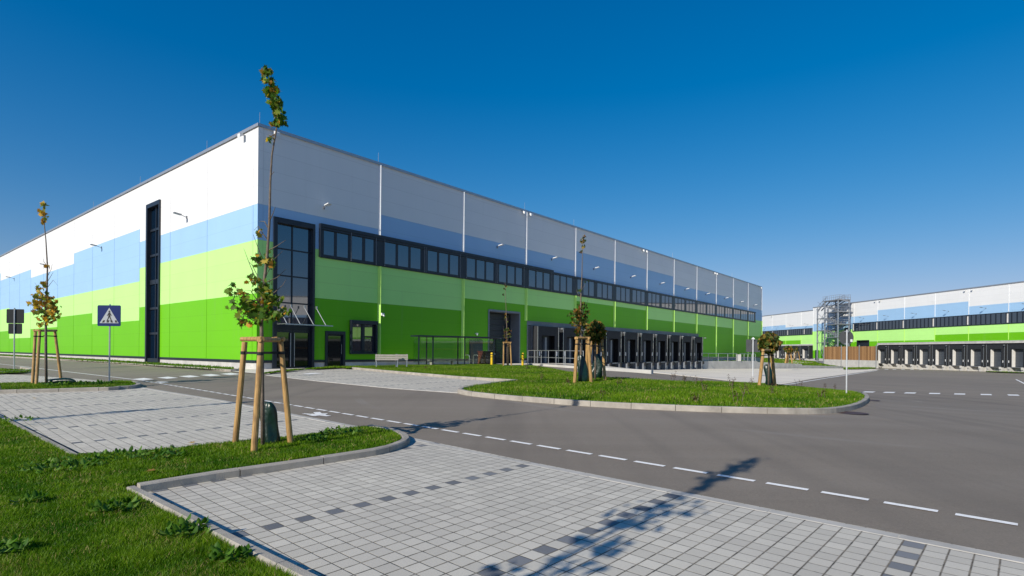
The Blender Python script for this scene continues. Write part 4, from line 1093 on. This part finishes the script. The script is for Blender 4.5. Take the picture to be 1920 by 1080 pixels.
def tree(name,label,group,base,Yd,trunk,branches,clusters,lsize,yellow=.25,shape=LEAF,seed=1,cat='tree',dens=.72,pal='near'):
    """trunk: (px,py,radius m); branches: lists of (px,py) + depth offset; clusters (px,py,rx,ry,n)"""
    rnd=random.Random(seed);e=empty(name,base,label,cat,group);ppm=F/Yd
    g=MB();P=[at(x,y,Yd)-base for x,y,_ in trunk]
    # smooth
    g.tube(P,[r for *_,r in trunk],9)
    for br in branches:
        off=br[0];n=len(br)-1;pts=[at(x,y,Yd+off*(i/max(1,n-1)))-base for i,(x,y) in enumerate(br[1:])]
        r0=.009 if len(pts)>2 else .006;g.tube(pts,[max(.0025,r0*(1-i/len(pts))) for i in range(len(pts))],6)
    cs=[];tw=[]
    for (x,y,rx,ry,n,*q) in clusters:
        dy=q[0] if q else 0
        if n>9: tw.append((len(cs),at(x,y+ry*.55,Yd+dy*.6)-base,max(4,int(n*.14)),len(cs)+max(2,int(n*dens))))
        for _ in range(max(2,int(n*dens))):
            while 1:
                a,b,c_=rnd.uniform(-1,1),rnd.uniform(-1,1),rnd.uniform(-1,1)
                if a*a+b*b+c_*c_<=1: break
            cs.append(at(x+a*rx,y+b*ry,Yd+dy+c_*rx/ppm)-base)
    for i0,c0,k_,i1 in tw:
        for q_ in rnd.sample(cs[i0:i1],min(k_,i1-i0)):
            md=c0.lerp(q_,.55)+Vector((rnd.uniform(-.04,.04),rnd.uniform(-.04,.04),-.03));g.tube([c0,md,q_],[.0045+.00012*Yd,.003+.0001*Yd,.0015],5,cap=False)
    g.build('trunk',M['bark'],e,smooth=True)
    V,Fc,C=leaves(cs,lsize,yellow,shape,rnd,pal)
    colmesh('crown',[tuple(v) for v in V],Fc,np.array(C),M['leaf'],e)
    return e
def stakes(label,base3,feet,tops,rad,rails=True,group='wooden tree stakes with rails',railh=0.,strapd=.16):
    """feet/tops world points"""
    e=empty('tree_stakes',base3,label,'tree stakes',group)
    for f,t_ in zip(feet,tops):
        g=MB();d_=(t_-f);pts=[f-d_*.08-base3,f+d_*.33-base3,f+d_*.66-base3,t_-base3];g.tube(pts,[rad*1.08,rad*1.03,rad,rad*.97],12);g.build('stake',M['stake'],e,smooth=False,bevel=0)
    n=len(tops)
    for i in range(n):
        a,b=tops[i],tops[(i+1)%n];d_=(b-a).normalized()*rad*1.4
        g=MB();z=Vector((0,0,rad*1.0-(i%2)*.012));g.tube([a-d_+z-base3,b+d_+z-base3],rad*.85,10);g.build('rail',M['stake'],e)
    c=sum(tops,Vector())/n
    for i in range(n):
        t_=tops[i];f=feet[i];p=t_+(f-t_)*(strapd/(f-t_).length)
        g=MB();g.tube([p-Vector((0,0,.022))-base3,p+Vector((0,0,.022))-base3],rad*1.12,12);q=Vector((c.x,c.y,p.z));g.bar(p-base3,q-base3,.006,.035);g.build('strap',M['strap'],e)
    return e
def bag(label,pos,h,r,seed,lie=False,prof=None):
    rnd=random.Random(seed);n=18;m_=9;vs=[];fs=[]
    prof=prof or [(0,.95),(.12,1.08),(.3,1.0),(.5,.86),(.68,.74),(.82,.66),(.92,.5),(.98,.3),(1.,.12)]
    ph=[rnd.uniform(0,6) for _ in range(4)]
    for i,(z,q) in enumerate(prof):
        for k in range(n):
            a=2*math.pi*k/n;w_=q*r*(1+.17*math.sin(2*a+ph[2]+z*4)+.13*math.sin(3*a+ph[0]+z*3)+.09*math.sin(5*a+ph[1]-z*5)+rnd.uniform(-.05,.05))
            vs.append((w_*math.cos(a)+.35*r*math.sin(z*3.4+ph[3]),w_*math.sin(a)*.8,z*h))
    for i in range(m_-1):
        for k in range(n): a=i*n+k;b=i*n+(k+1)%n;fs.append((a,b,b+n,a+n))
    fs.append(tuple(range(n-1,-1,-1)));fs.append(tuple((m_-1)*n+k for k in range(n)))
    if lie: vs=[(z*1.0-.05,y,max(.02,x+r*.75)*.75) for x,y,z in vs]
    g=MB();g.add(vs,fs);o=g.build('watering_bag',M['bag'],smooth=True);o.location=pos
    s_=o.modifiers.new('s','SUBSURF');s_.levels=1;s_.render_levels=1
    tag(o,label,'watering bag','green watering bags at the staked trees');return o
# --- near maple
b=G(493,836,.10);Yt=b.y
tree('young_maple','tall thin young maple nearest the camera with a bare top tuft, before the warehouse corner','young staked maples',b,Yt,
 [(493,840,.030),(492,745,.027),(491,650,.026),(490,590,.024),(494,540,.022),(501,480,.020),(505,420,.017),(507,340,.014),(510,290,.012),(518,245,.010),(522,215,.008),(519,180,.006),(508,150,.004),(497,130,.003)],
 [(.1,(495,545),(478,520),(466,490),(457,466)),(.15,(497,530),(484,520),(473,497),(466,490)),(-.1,(500,500),(489,478),(482,460),(475,440)),(0,(503,450),(494,440),(484,424),(476,432)),(.1,(504,430),(496,415),(487,415)),
  (-.2,(494,560),(470,565),(450,560),(441,536)),(.2,(492,590),(465,585),(447,570),(430,568)),(.1,(496,560),(515,548),(530,535),(537,523)),(.1,(500,500),(515,485),(530,471)),(.0,(503,470),(518,462),(536,450)),(.1,(492,600),(512,592),(528,585),(540,575)),
  (-.1,(505,415),(512,400),(516,388)),(.0,(507,330),(514,322)),(-.1,(491,610),(470,598),(455,590),(442,600)),(.1,(492,580),(505,590),(524,600),(530,587)),(0,(497,520),(508,500),(513,476)),(.0,(518,250),(508,256),(503,258)),(-.15,(493,575),(480,560),(470,545),(458,545)),(.15,(498,530),(520,520),(536,505))],
 [(478,583,30,26,75),(500,575,26,26,55),(462,565,22,20,36),(492,540,22,24,46),(443,545,16,12,16),(432,568,9,9,7),(524,585,17,17,28),(505,492,12,22,16),(515,560,14,12,16),(486,486,13,14,14),(540,580,7,8,5),(484,433,7,6,5),(455,600,14,12,18),(472,520,12,12,10),(435,533,8,7,5),
  (500,131,7,6,14),(505,148,10,9,26),(512,168,13,12,40),(517,190,14,13,46),(522,212,13,12,40),(526,228,10,6,16),(512,229,5,5,8),(505,257,8,4,7),(497,135,6,6,10)],
 .088,.20,LEAF,3,dens=.95)
ppm=F/Yt
def near_stake():
    fA,fB,fC=G(441,832,.08),G(476,850,.08),G(545,833,.08)
    tA,tB,tC=at(459,641,fA.y+.0),at(489.5,641,fB.y+.12),at(526,641,fC.y-.02)
    return [fA,fB,fC],[tA,tB,tC]
ft,tp=near_stake()
stakes('three pale wooden stakes with rails around the maple nearest the camera',b.copy(),ft,tp,.040)
bg=G(497,838,.06)
bag('tall dark green watering bag slumped at the foot of the nearest maple',bg+Vector((.02,.12,0)),.64,.105,1,prof=[(0,1.05),(.1,1.12),(.25,1.02),(.42,.95),(.6,1.0),(.76,1.05),(.88,1.0),(.96,.72),(1.,.3)])
# --- left maple
b=G(87,722,.10);Yl=b.y
tree('young_maple','orange leaved young maple at the left between the two road signs','young staked maples',b,Yl,
 [(87,722,.04),(86,660,.04),(86,600,.035),(88,540,.028),(89,500,.022),(86,450,.016),(83,420,.012),(81,400,.008),(81,380,.004)],
 [(.2,(88,560),(75,545),(65,530)),(0,(88,540),(100,525),(108,535)),(.1,(88,520),(96,505),(98,495)),(.1,(89,500),(82,490),(81,485)),(0,(88,530),(97,515),(100,510)),(.2,(87,590),(70,580),(56,570)),(0,(87,590),(100,580),(112,585))],
 [(85,575,26,26,210),(76,555,18,16,80),(92,598,20,14,70),(98,570,16,16,60),(80,535,9,9,26),(62,568,10,8,18),(110,585,9,7,12),(74,607,7,5,9),(85,497,8,3,6),
  (81,383,6,6,16),(81,398,8,8,30),(80,413,5,5,12),(86,405,4,7,8)],
 .14,.48,LEAF,8,dens=.55,pal='left')
fe=[G(61,720,.1),G(68,722,.1),G(115,716,.1)];tt_=[at(66.5,622,fe[0].y+.25),at(74.5,622,fe[1].y+.3),at(103,622,fe[2].y-.1)]
stakes('wooden stakes and rails around the orange maple at the left',b.copy(),fe,tt_,.045)
bag('dark green watering bag lying flat on the grass beside the left maple',G(92,721,.10),.95,.16,5,lie=True)
# --- island trees
b=G(1090,717,.10);Yi=b.y
tree('young_maple','slender island maple taller than the round one beside it, thin bare tip','young staked maples',b,Yi,
 [(1090,717,.04),(1089,670,.038),(1089,600,.032),(1089,560,.026),(1091,520,.018),(1092,480,.011),(1093,440,.006)],
 [(.1,(1089,600),(1078,590),(1070,580)),(0,(1089,590),(1098,575),(1103,560)),(.1,(1089,560),(1083,550),(1080,542)),(0,(1090,545),(1096,535),(1099,528))],
 [(1083,600,16,22,120),(1091,585,12,24,110),(1078,585,12,10,40),(1098,605,8,14,40),(1068,590,6,6,12),(1102,585,5,8,12),(1086,620,10,8,30),(1086,545,6,5,8),(1100,526,4,3,4),
  (1094,443,3.5,4,10),(1092,452,5,5,12),(1094,460,4,5,9),(1089,470,3,3,5)],
 .12,.25,LEAF,11,pal='dark')
b2_=G(1117,714,.10)
def round_tree(label,px,py,cx,cy,rx,ry,n,seed,ls,lean=0,yel=.3,grp='round headed young trees'):
    b=G(px,py,.10);Yd=b.y;k=F/Yd
    rnd=random.Random(seed)
    br=[(rnd.uniform(-.3,.3),(cx+lean,cy+ry*.7),(cx+rnd.uniform(-.5,.5)*rx,cy+rnd.uniform(-.2,.2)*ry),(cx+rnd.uniform(-.9,.9)*rx,cy+rnd.uniform(-.9,.2)*ry)) for _ in range(7)]
    cl=[(cx,cy,rx*.9,ry*.88,int(n*.5))]
    for i in range(9):
        a=rnd.uniform(0,2*math.pi);cl.append((cx+math.cos(a)*rx*.68,cy+math.sin(a)*ry*.66,rx*.38,ry*.38,int(n*.06),rnd.uniform(-.6,.6)*rx/k))
    return tree('round_tree',label,grp,b,Yd,[(px,py,.045),((px+cx)/2,(py+cy)/2,.042),(cx+lean,cy+ry*.5,.035),(cx,cy-ry*.3,.018)],br,cl,ls,yel,LEAFS,seed,pal='dark'),b,Yd
round_tree('round headed tree leaning into the slender maple on the island',1116,713,1117,620,19,21,1100,21,.16)
fe=[G(1077.5,718.5,.1),G(1108.5,717.5,.1),G(1100,709.5,.1)];tt_=[at(1082,637,fe[0].y),at(1103,637,fe[1].y+.05),at(1101,637,fe[2].y-.3)]
stakes('wooden stakes of the slender island maple, left of the two joined sets',b.copy(),fe,tt_,.06)
fe=[G(1100.5,709,.1),G(1134.5,713.5,.1),G(1119,706,.1)];tt_=[at(1110,641.5,fe[0].y),at(1129,641.5,fe[1].y+.1),at(1119,641.5,fe[2].y-.3)]
stakes('wooden stakes of the round headed island tree, right of the two joined sets',b2_.copy(),fe,tt_,.055)
bag('green watering bag at the left of the two island trees',G(1090,718,.08),1.05,.22,7)
bag('glossy green watering bag at the right of the two island trees',G(1118,711.5,.08),1.05,.23,9)
# round tree by the pole
round_tree('round headed tree alone at the back of the island beside the grey sign back',1441,723,1442,641,21,19,1300,31,.19)
bb=G(1441,723,.1)
fe=[G(1423.5,723.5,.1),G(1453,724,.1),G(1449,719,.1)];tt_=[at(1431,659.5,fe[0].y),at(1447.5,659.5,fe[1].y),at(1446,659.5,fe[2].y-.2)]
stakes('wooden stakes under the lone round tree at the back of the island',bb.copy(),fe,tt_,.065)
bag('green watering bag under the lone round tree at the back of the island',G(1441,724,.06),1.0,.24,12)
# thin tree before the gate
b=G(951,685.5,.1)
tree('young_maple','almost bare thin young tree standing before the dark drive-in gate','young staked maples',b,b.y,
 [(951,686,.035),(951,650,.035),(950,600,.026),(948,560,.016),(947,530,.008)],
 [(.1,(951,640),(945,625),(943,610)),(0,(951,640),(958,625),(960,615)),(.1,(950,610),(946,598)),(0,(950,605),(954,592))],
 [(951,625,9,16,55),(949,595,6,12,16),(947,537,3,6,16),(946,552,2.5,4,6)],.15,.4,LEAFS,17,pal='dark')
fe=[G(944,686,.1),G(959,686,.1),G(953,683,.1)];tt_=[at(944.5,643.5,fe[0].y),at(957,643.5,fe[1].y),at(953,645,fe[2].y)]
stakes('wooden stakes of the bare thin tree before the drive-in gate',b.copy(),fe,tt_,.05,strapd=.1)
# small far trees on the bank
def bankP(px,py):
    r=ray(px,py);Yd=60.
    for _ in range(600):
        if r[2]*Yd<bz(r[0]*Yd,Yd): break
        Yd+=.25
    return Vector((r[0]*Yd,Yd,r[2]*Yd))
def far_tree(px,py,cx,cy,rx,ry,n,label,stk,seed,b=None):
    b=b or bankP(px,py);Yd=b.y
    rnd=random.Random(seed)
    tree('round_tree',label,'round headed young trees',b,Yd,[(px,py,.07),(px,(py+cy)/2,.06),(cx,cy,.05)],[(.3,(cx,cy+ry*.5),(cx-rx*.6,cy)),(.3,(cx,cy+ry*.5),(cx+rx*.6,cy-ry*.3))],[(cx,cy,rx,ry,n)],.42,.3,LEAFS,seed,pal='dark')
    k=F/Yd;w_=6.2/k
    fe=[b+Vector((-w_,0,0)),b+Vector((w_,0,0)),b+Vector((0,w_,0))];h=stk/k
    tt_=[b+Vector((-w_*.5,0,h)),b+Vector((w_*.5,0,h)),b+Vector((0,w_*.5,h))]
    return b,fe,tt_
q=far_tree(1479,679.5,1479,653,8.5,6,170,'small far round tree on the grass bank, before the far docks',18,41)
stakes('pale stakes of the small tree on the grass bank before the far docks',q[0].copy(),q[1],q[2],.11)
q=far_tree(1494,676,1492,655,5,7,60,'second, sparser tree on the grass bank, right of the round one',15,42)
stakes('pale stakes of the sparser tree on the grass bank',q[0].copy(),q[1],q[2],.11)
bq=wlp(1590)+Vector((1.,2.));bq=Vector((bq.x,bq.y,gz(bq.x,bq.y)))
q=far_tree(1591,686,1589,650,4,12,26,'nearly leafless young tree standing close to the timber screen',20,43,G(1591,688,0))
stakes('orange stakes of the leafless tree close to the timber screen',q[0].copy(),q[1],q[2],.12)
# trees beside and behind the camera, known by their shadows
def shadow_tree(label,x,y,h,seed,full=1.,stk=True):
    z=gz(x,y)+.1;e=empty('young_maple',(x,y,z),label,'tree','young staked maples outside the picture');rnd=random.Random(seed)
    g=MB();g.tube([(0,0,-.1),(.02,0,h*.35),(-.04,.03,h*.7),(.03,0,h)],[.03,.026,.015,.004],8)
    cs=[]
    for _ in range(14):
        z0_=rnd.uniform(.36,.66)*h;a=rnd.uniform(0,6.28);L=rnd.uniform(.12,.32);p0=Vector((0,0,z0_));p1=Vector((math.cos(a)*L,math.sin(a)*L,z0_+L*.7))
        g.tube([p0,p0.lerp(p1,.5)+Vector((0,0,-.05)),p1],[.01,.007,.003],5)
        for _k in range(int(16*full)): cs.append(p0.lerp(p1,rnd.uniform(.2,1.05))+Vector((rnd.gauss(0,.09),rnd.gauss(0,.09),rnd.gauss(0,.1))))
    for _k in range(60): cs.append(Vector((rnd.gauss(0,.045),rnd.gauss(0,.045),h*rnd.uniform(.66,.9))))
    for _k in range(int(90)): cs.append(Vector((rnd.gauss(0,.06),rnd.gauss(0,.06),h*rnd.uniform(.86,1.))))
    g.build('trunk',M['bark'],e)
    V,Fc,C=leaves(cs,.11,.25,LEAF,rnd);colmesh('crown',[tuple(v) for v in V],Fc,np.array(C),M['leaf'],e)
    if stk:
        fe=[Vector((x+.45*math.cos(a),y+.45*math.sin(a),z)) for a in(.3,2.4,4.5)];tt_=[Vector((x+.2*math.cos(a),y+.2*math.sin(a),z+1.7)) for a in(.3,2.4,4.5)]
        stakes(label.replace('young maple','wooden stakes of the maple'),Vector((x,y,z)),fe,tt_,.04,group='wooden tree stakes outside the picture')
SAZ=R(39.2);SEL=R(30.)
sd=Vector((math.sin(SAZ),math.cos(SAZ)))
tipg=G(1425,855);H_=5.6;bs=tipg.xy-sd*(H_/math.tan(SEL))
shadow_tree('young maple behind the camera casting the long shadow on the pavers',bs.x,bs.y,H_,51)
tipg=G(500,751);bs=tipg.xy-sd*(5.2/math.tan(SEL));shadow_tree('young maple on the lawn left of the picture shading the left paving',bs.x,bs.y,5.2,52)
tipg=G(482,712);bs=tipg.xy-sd*(5.2/math.tan(SEL));shadow_tree('young maple beyond the left edge of the picture shading the left road',bs.x,bs.y,5.2,53,.6)
# ------------------------------------------------------------ grass
def grass(name,poly,n,h,w,seed,falloff=None,zf=None,tint=(1,1,1),edge=0.,kind='stuff',patch=1.2):
    rng=np.random.default_rng(seed);P=np.array(poly);lo=P.min(0);hi=P.max(0);X=[];Y=[];got=0
    while got<n:
        x=rng.uniform(lo[0],hi[0],n*2);y=rng.uniform(lo[1],hi[1],n*2)
        if falloff:
            y0=max(lo[1],falloff[0]);u=rng.uniform(0,1,n*2);y1=hi[1];p=falloff[1]
            y=(y0**(1-p)+u*(y1**(1-p)-y0**(1-p)))**(1/(1-p))
        k=inpoly(x,y,poly);X.append(x[k]);Y.append(y[k]);got+=k.sum()
        if k.sum()==0: break
    X=np.concatenate(X)[:n];Y=np.concatenate(Y)[:n];n=len(X)
    # drop what the camera cannot see
    zb=(ground(X,Y)+GD-.035) if zf is None else zf(X,Y)
    # clumpiness
    def vn(s,ph): return np.sin(X*s+ph)*np.sin(Y*s*1.13+ph*2.)+.5*np.sin(X*s*2.3+ph*3+1.5*np.sin(Y*s))*np.sin(Y*s*2.1+ph)
    cl=vn(patch,1.)+.6*vn(patch*3.7,2.)
    hh=h*rng.uniform(.45,1.2,n)*(1+.22*np.clip(cl,-1,1));ww=w*rng.uniform(.6,1.3,n)
    if falloff: ww=ww*np.clip(Y/falloff[0]/2.2,.8,3.)
    a=rng.uniform(0,2*np.pi,n);la=rng.uniform(0,2*np.pi,n);le=rng.uniform(.05,.75,n)*hh
    dx_,dy_=np.cos(a)*ww/2,np.sin(a)*ww/2;lx,ly=np.cos(la)*le,np.sin(la)*le
    V=np.empty((n,5,3),np.float32)
    V[:,0]=np.stack([X-dx_,Y-dy_,zb],-1);V[:,1]=np.stack([X+dx_,Y+dy_,zb],-1)
    V[:,2]=np.stack([X+dx_*.75+lx*.35,Y+dy_*.75+ly*.35,zb+hh*.6],-1);V[:,3]=np.stack([X-dx_*.75+lx*.35,Y-dy_*.75+ly*.35,zb+hh*.6],-1)
    V[:,4]=np.stack([X+lx,Y+ly,zb+hh*.95],-1)
    i=np.arange(n)*5
    tri=np.stack([np.stack([i,i+1,i+2],-1),np.stack([i,i+2,i+3],-1),np.stack([i+3,i+2,i+4],-1)],1).reshape(-1,3)
    g0=np.array([.042,.135,.004]);g1=np.array([.18,.30,.012]);dry=np.array([.40,.33,.13])
    mixv=np.clip(.5+.28*cl+rng.normal(0,.22,n),0,1)[:,None];c=g0*(1-mixv)+g1*mixv
    dr=(rng.uniform(0,1,n)<np.clip(.05+.10*vn(patch*1.9,4.),.015,.3))[:,None];c=np.where(dr,dry,c)*np.array(tint)
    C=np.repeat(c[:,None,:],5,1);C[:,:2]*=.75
    o=colmesh(name,V.reshape(-1,3),tri,C.reshape(-1,3),M['blade']);tag(o,kind=kind);return o
# lawn visible area only: clip the far-out parts of the polygon
lawn_v=offset(leftK,-.10)[1:]+upG[::-1]+offset(penK,.14)[::-1]+[(penG[0][0]-.12,penG[0][1]-.09)]+offset(lawnK,-.10)[1:3]+px2([(760,1160),(700,1300),(-80,1300),(-110,1080),(-60,760)],GD)
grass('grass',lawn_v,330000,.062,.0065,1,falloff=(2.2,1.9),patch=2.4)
grass('grass',offset(p2K,.17)[1:]+px2([(200,717),(120,717),(0,719)],GD),26000,.085,.02,2)
grass('grass',pen3,7000,.10,.03,3)
isl_v=isl_k+px2([(900,726.5),(872,732),(866,736.5)])+[p for p in smooth2(px2([(880,740.5),(950,748),(1050,756.5),(1160,763.5),(1280,769),(1400,773),(1500,775),(1558,773.5),(1597,766.5),(1618,756.5),(1623,748),(1614,741.5)],.02),2)]+back+[BR(16.5,4.),BR(10.5,1.9),BR(9.,1.9)]
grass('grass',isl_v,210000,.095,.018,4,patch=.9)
grass('grass',strip,30000,.09,.05,5)
grass('grass',px2([(482,701),(534,693.8),(640,688.6),(655,690)],GD)+[BR(6.2,.9),BR(3.9,1.)],6000,.09,.035,6)
bzv=np.vectorize(lambda x,y:bz(x,y)-.02)
grass('grass',bank,26000,.16,.28,7,zf=bzv)
grass('grass',px2([(1582,689.7),(1632,688.5),(1643,690),(1625,691.8),(1582,692.3)],.1),3000,.16,.2,8)
grass('grass',rg,3500,.15,.15,9)
# broad leaved weeds in the near lawn
def weed(px,py,r,n,label,seed,dz=.08,sz=.070,cols=None,stuff=False):
    rnd=random.Random(seed);b=G(px,py,dz);V=[];Fc=[];C=[]
    for _ in range(n):
        a=rnd.uniform(0,6.283);d0=r*math.sqrt(rnd.random());p=Vector((math.cos(a)*d0,math.sin(a)*d0,rnd.uniform(.0,.05)))
        az=rnd.uniform(0,6.283);el=rnd.uniform(.0,.9);d_=Vector((math.cos(az)*math.cos(el),math.sin(az)*math.cos(el),math.sin(el)));x=Vector((-math.sin(az),math.cos(az),0));nn=d_.cross(x)
        L=sz*rnd.uniform(.6,1.35);col=rnd.choice(cols or [(.05,.13,.012),(.09,.19,.02),(.15,.26,.045),(.06,.15,.02)]);f=rnd.uniform(.8,1.2);i0=len(V)
        S_=[(0,0,0),(.22,.25,.03),(.30,.55,.02),(.18,.85,-.08),(0,1.02,-.16),(-.18,.85,-.08),(-.30,.55,.02),(-.22,.25,.03)]
        for sx_,sy_,sz_ in S_: V.append(tuple(p+(x*sx_+d_*sy_-nn*(sz_+abs(sx_)*.25))*L+Vector((0,0,.02))));C.append([c*f for c in col])
        V.append(tuple(p+(d_*.55+nn*.05)*L+Vector((0,0,.02))));C.append([c*f*1.15 for c in col])
        for k in range(8): Fc.append((i0+k,i0+(k+1)%8,i0+8))
    o=colmesh('broadleaf_weed',V,Fc,np.array(C),M['leaf']);o.location=b;tag(o,label,'weed','broad leaved weeds in the lawn') if not stuff else tag(o,kind='stuff');return o
weed(215,960,.15,70,'large broad leaved weed clump in the lawn beside the kerb corner',1)
weed(350,1005,.16,70,'broad leaved weed clump hugging the lower lawn kerb',2)
weed(125,878,.42,160,'wide dark weed patch at the root of the near grass peninsula',3,stuff=True)
weed(60,945,.10,30,'small weed tuft in the open lawn at the left',4)
weed(15,1040,.13,44,'weed clump at the bottom left corner of the lawn',5)
weed(300,858,.34,120,'broad leaved weeds at the upper edge of the peninsula, left part',6,sz=.065,stuff=True)
weed(215,860,.30,60,'broad leaved weeds where the peninsula meets the left paving',7,stuff=True)
weed(40,790,.3,40,'low weeds beside the left paving kerb, farthest left in the lawn',8,sz=.06,stuff=True)
weed(640,815,.32,120,'leafy weeds along the back edge of the peninsula, right of the stakes',9,sz=.065,stuff=True)
weed(590,828,.16,60,'leafy weeds on the peninsula just right of the third stake',10,sz=.065)
weed(430,1055,.12,44,'weed clump at the lowest visible edge of the lawn',11)
weed(165,722,.75,160,'low leafy weeds under the pedestrian crossing sign',12,sz=.11,stuff=True)
weed(110,724,.5,70,'low leafy weeds around the lying watering bag',13,sz=.11,stuff=True)
# dry red-brown weed stalks on the island
def stalk(px,py,h,label,seed):
    rnd=random.Random(seed);b=G(px,py,.06);V=[];Fc=[];C=[];cols=[(.10,.035,.025),(.14,.06,.03),(.07,.05,.02),(.16,.10,.04)]
    g=MB()
    for _ in range(rnd.randint(3,5)):
        lx,ly=rnd.uniform(-.3,.3)*h,rnd.uniform(-.3,.3)*h;hh=h*rnd.uniform(.6,1.1);ox,oy=rnd.uniform(-.1,.1),rnd.uniform(-.1,.1)
        g.tube([(ox,oy,0),(ox+lx*.4,oy+ly*.4,hh*.5),(ox+lx,oy+ly,hh)],[.007,.006,.003],5)
        for k in range(16):
            f_=rnd.uniform(.35,1);p=Vector((ox+lx*f_,oy+ly*f_,hh*f_))+Vector((rnd.gauss(0,.03),rnd.gauss(0,.03),rnd.gauss(0,.02)));a=rnd.uniform(0,6.28);d_=Vector((math.cos(a),math.sin(a),rnd.uniform(-.5,.8)))*.05;x=Vector((-math.sin(a),math.cos(a),0))*.02
            i0=len(V);c=rnd.choice(cols)
            for q in (p,p+d_*.5+x,p+d_,p+d_*.5-x): V.append(tuple(q));C.append(c)
            Fc.append((i0,i0+1,i0+2,i0+3))
    st_=empty('dry_weed',b,label,'dry weed','dry red-brown weed stalks on the island')
    g.build('stem',M['bark'],st_);colmesh('seed_head',V,Fc,np.array(C),M['leaf'],st_)
SP=[(1385,757,.50,'tallest red-brown weed stalk in the middle of the island lawn'),(1307,757,.28,'low brown weed tuft near the island kerb, left of the tallest stalk'),(1260,716,.42,'dark weed stalks at the back edge of the island, left of the others'),(1283,718,.35,'reddish weed stalks at the back edge of the island, beside the asphalt strip'),
(1306,722,.42,'upright dark weed on the island behind the low tuft'),(1322,736,.38,'brown weed stalks in mid island lawn left of the tall stalk'),(1372,726,.45,'weed stalks at the back edge of the island, left of the lone round tree'),(1398,742,.36,'thin weed between the tall stalk and the lone round tree'),
(1406,724,.34,'sparse brown weed just left of the lone round tree'),(1452,742,.5,'weed stalks right below the lone round tree'),(1500,727,.4,'weed stalks at the back edge of the island, right of the lone round tree'),(1545,729,.38,'greenish weed stalk at the island back edge, left of the round sign'),
(1540,747,.3,'small brown weed near the right end of the island'),(1565,732,.33,'last weed stalk before the round sign pole'),(1012,714,.35,'brown weed tuft left of the island trees near the paving'),(1066,722,.28,'brown weed just left of the island tree stakes'),
(1160,722,.25,'yellowish weed in the lawn right of the island tree stakes'),(1130,745,.22,'dry tuft in the front lawn under the island trees'),(988,694,.3,'dry stalks in the grass before the louvre grille'),(1010,694,.3,'dry stalks in the grass before the steel railing'),(800,694,.22,'dry tuft in the grass before the shelter')]
for i,(x,y,h,l) in enumerate(SP): stalk(x,y,h,l,100+i)
# fallen leaves
for i,(x,y,l) in enumerate([(66,747,'fallen yellow leaf on the left paving near the lawn corner'),(358,831,'fallen yellow leaf at the edge of the peninsula paving'),(283,884,'orange fallen leaf in the peninsula grass near the kerb corner')]):
    b=G(x,y,.03 if i<2 else .13);rnd=random.Random(i);V=[];C=[];F_=[]
    for a,bb_ in LEAF: V.append((a*.11,bb_*.11-.05,.01+.02*abs(a)));C.append((.45,.26,.06))
    V.append((0,0,.005));C.append((.5,.3,.08));n=len(LEAF)
    o=colmesh('fallen_leaf',V,[(k,(k+1)%n,n) for k in range(n)],np.array(C),M['leaf']);o.location=b;o.rotation_euler=(0,0,i*1.3);tag(o,l,'leaf','fallen leaves')
# ------------------------------------------------------------ light, sky, camera
sun=bpy.data.lights.new('sun','SUN');sun.energy=4.3;sun.angle=R(.53);sun.color=(1.,.93,.81);so=bpy.data.objects.new('sun',sun);link(so)
tv=Vector((math.sin(SAZ)*math.cos(SEL),math.cos(SAZ)*math.cos(SEL),-math.sin(SEL)));so.rotation_euler=tv.to_track_quat('-Z','Y').to_euler()
W=bpy.data.worlds.new('World');S.world=W;W.use_nodes=True;nt=W.node_tree;bgn=nt.nodes['Background']
sk=nt.nodes.new('ShaderNodeTexSky');sk.sky_type='NISHITA';sk.sun_disc=False;sk.sun_elevation=SEL;sk.sun_rotation=SAZ+math.pi
sk.air_density=1.0;sk.dust_density=.35;sk.ozone_density=3.;sk.altitude=200
hs=nt.nodes.new('ShaderNodeHueSaturation');hs.inputs['Saturation'].default_value=1.45;hs.inputs['Value'].default_value=1.
nt.links.new(sk.outputs[0],hs.inputs['Color'])
class _W: node_tree=nt
wt_=NT(_W);se=nt.nodes.new('ShaderNodeSeparateColor');cbn=nt.nodes.new('ShaderNodeCombineColor');nt.links.new(hs.outputs[0],se.inputs[0])
for i_,(k_,g_) in enumerate(((.133,1.306),(.133,1.306),(.12,1.6))):      # film-like shoulder on the bright horizon
    x_=se.outputs[i_];nt.links.new(wt_.math('DIVIDE',wt_.math('MULTIPLY',x_,g_),wt_.math('ADD',wt_.math('MULTIPLY',x_,k_),1.)),cbn.inputs[i_])
nt.links.new(cbn.outputs[0],bgn.inputs[0]);bgn.inputs[1].default_value=.092
cam=bpy.data.cameras.new('camera');co=bpy.data.objects.new('camera',cam);link(co);S.camera=co
cam.sensor_width=36;cam.lens=36*F/1920;cam.shift_x=0;cam.shift_y=(CY-540)/1920;cam.clip_start=.05;cam.clip_end=4000
co.matrix_world=Matrix(((cr,-sr,0,0),(0,0,-1,0),(sr,cr,0,0),(0,0,0,1)))
S.view_settings.view_transform='Standard';S.view_settings.look='None';S.view_settings.exposure=.2;S.view_settings.gamma=1
S.render.film_transparent=False
S.cycles.max_bounces=6;S.cycles.transparent_max_bounces=12
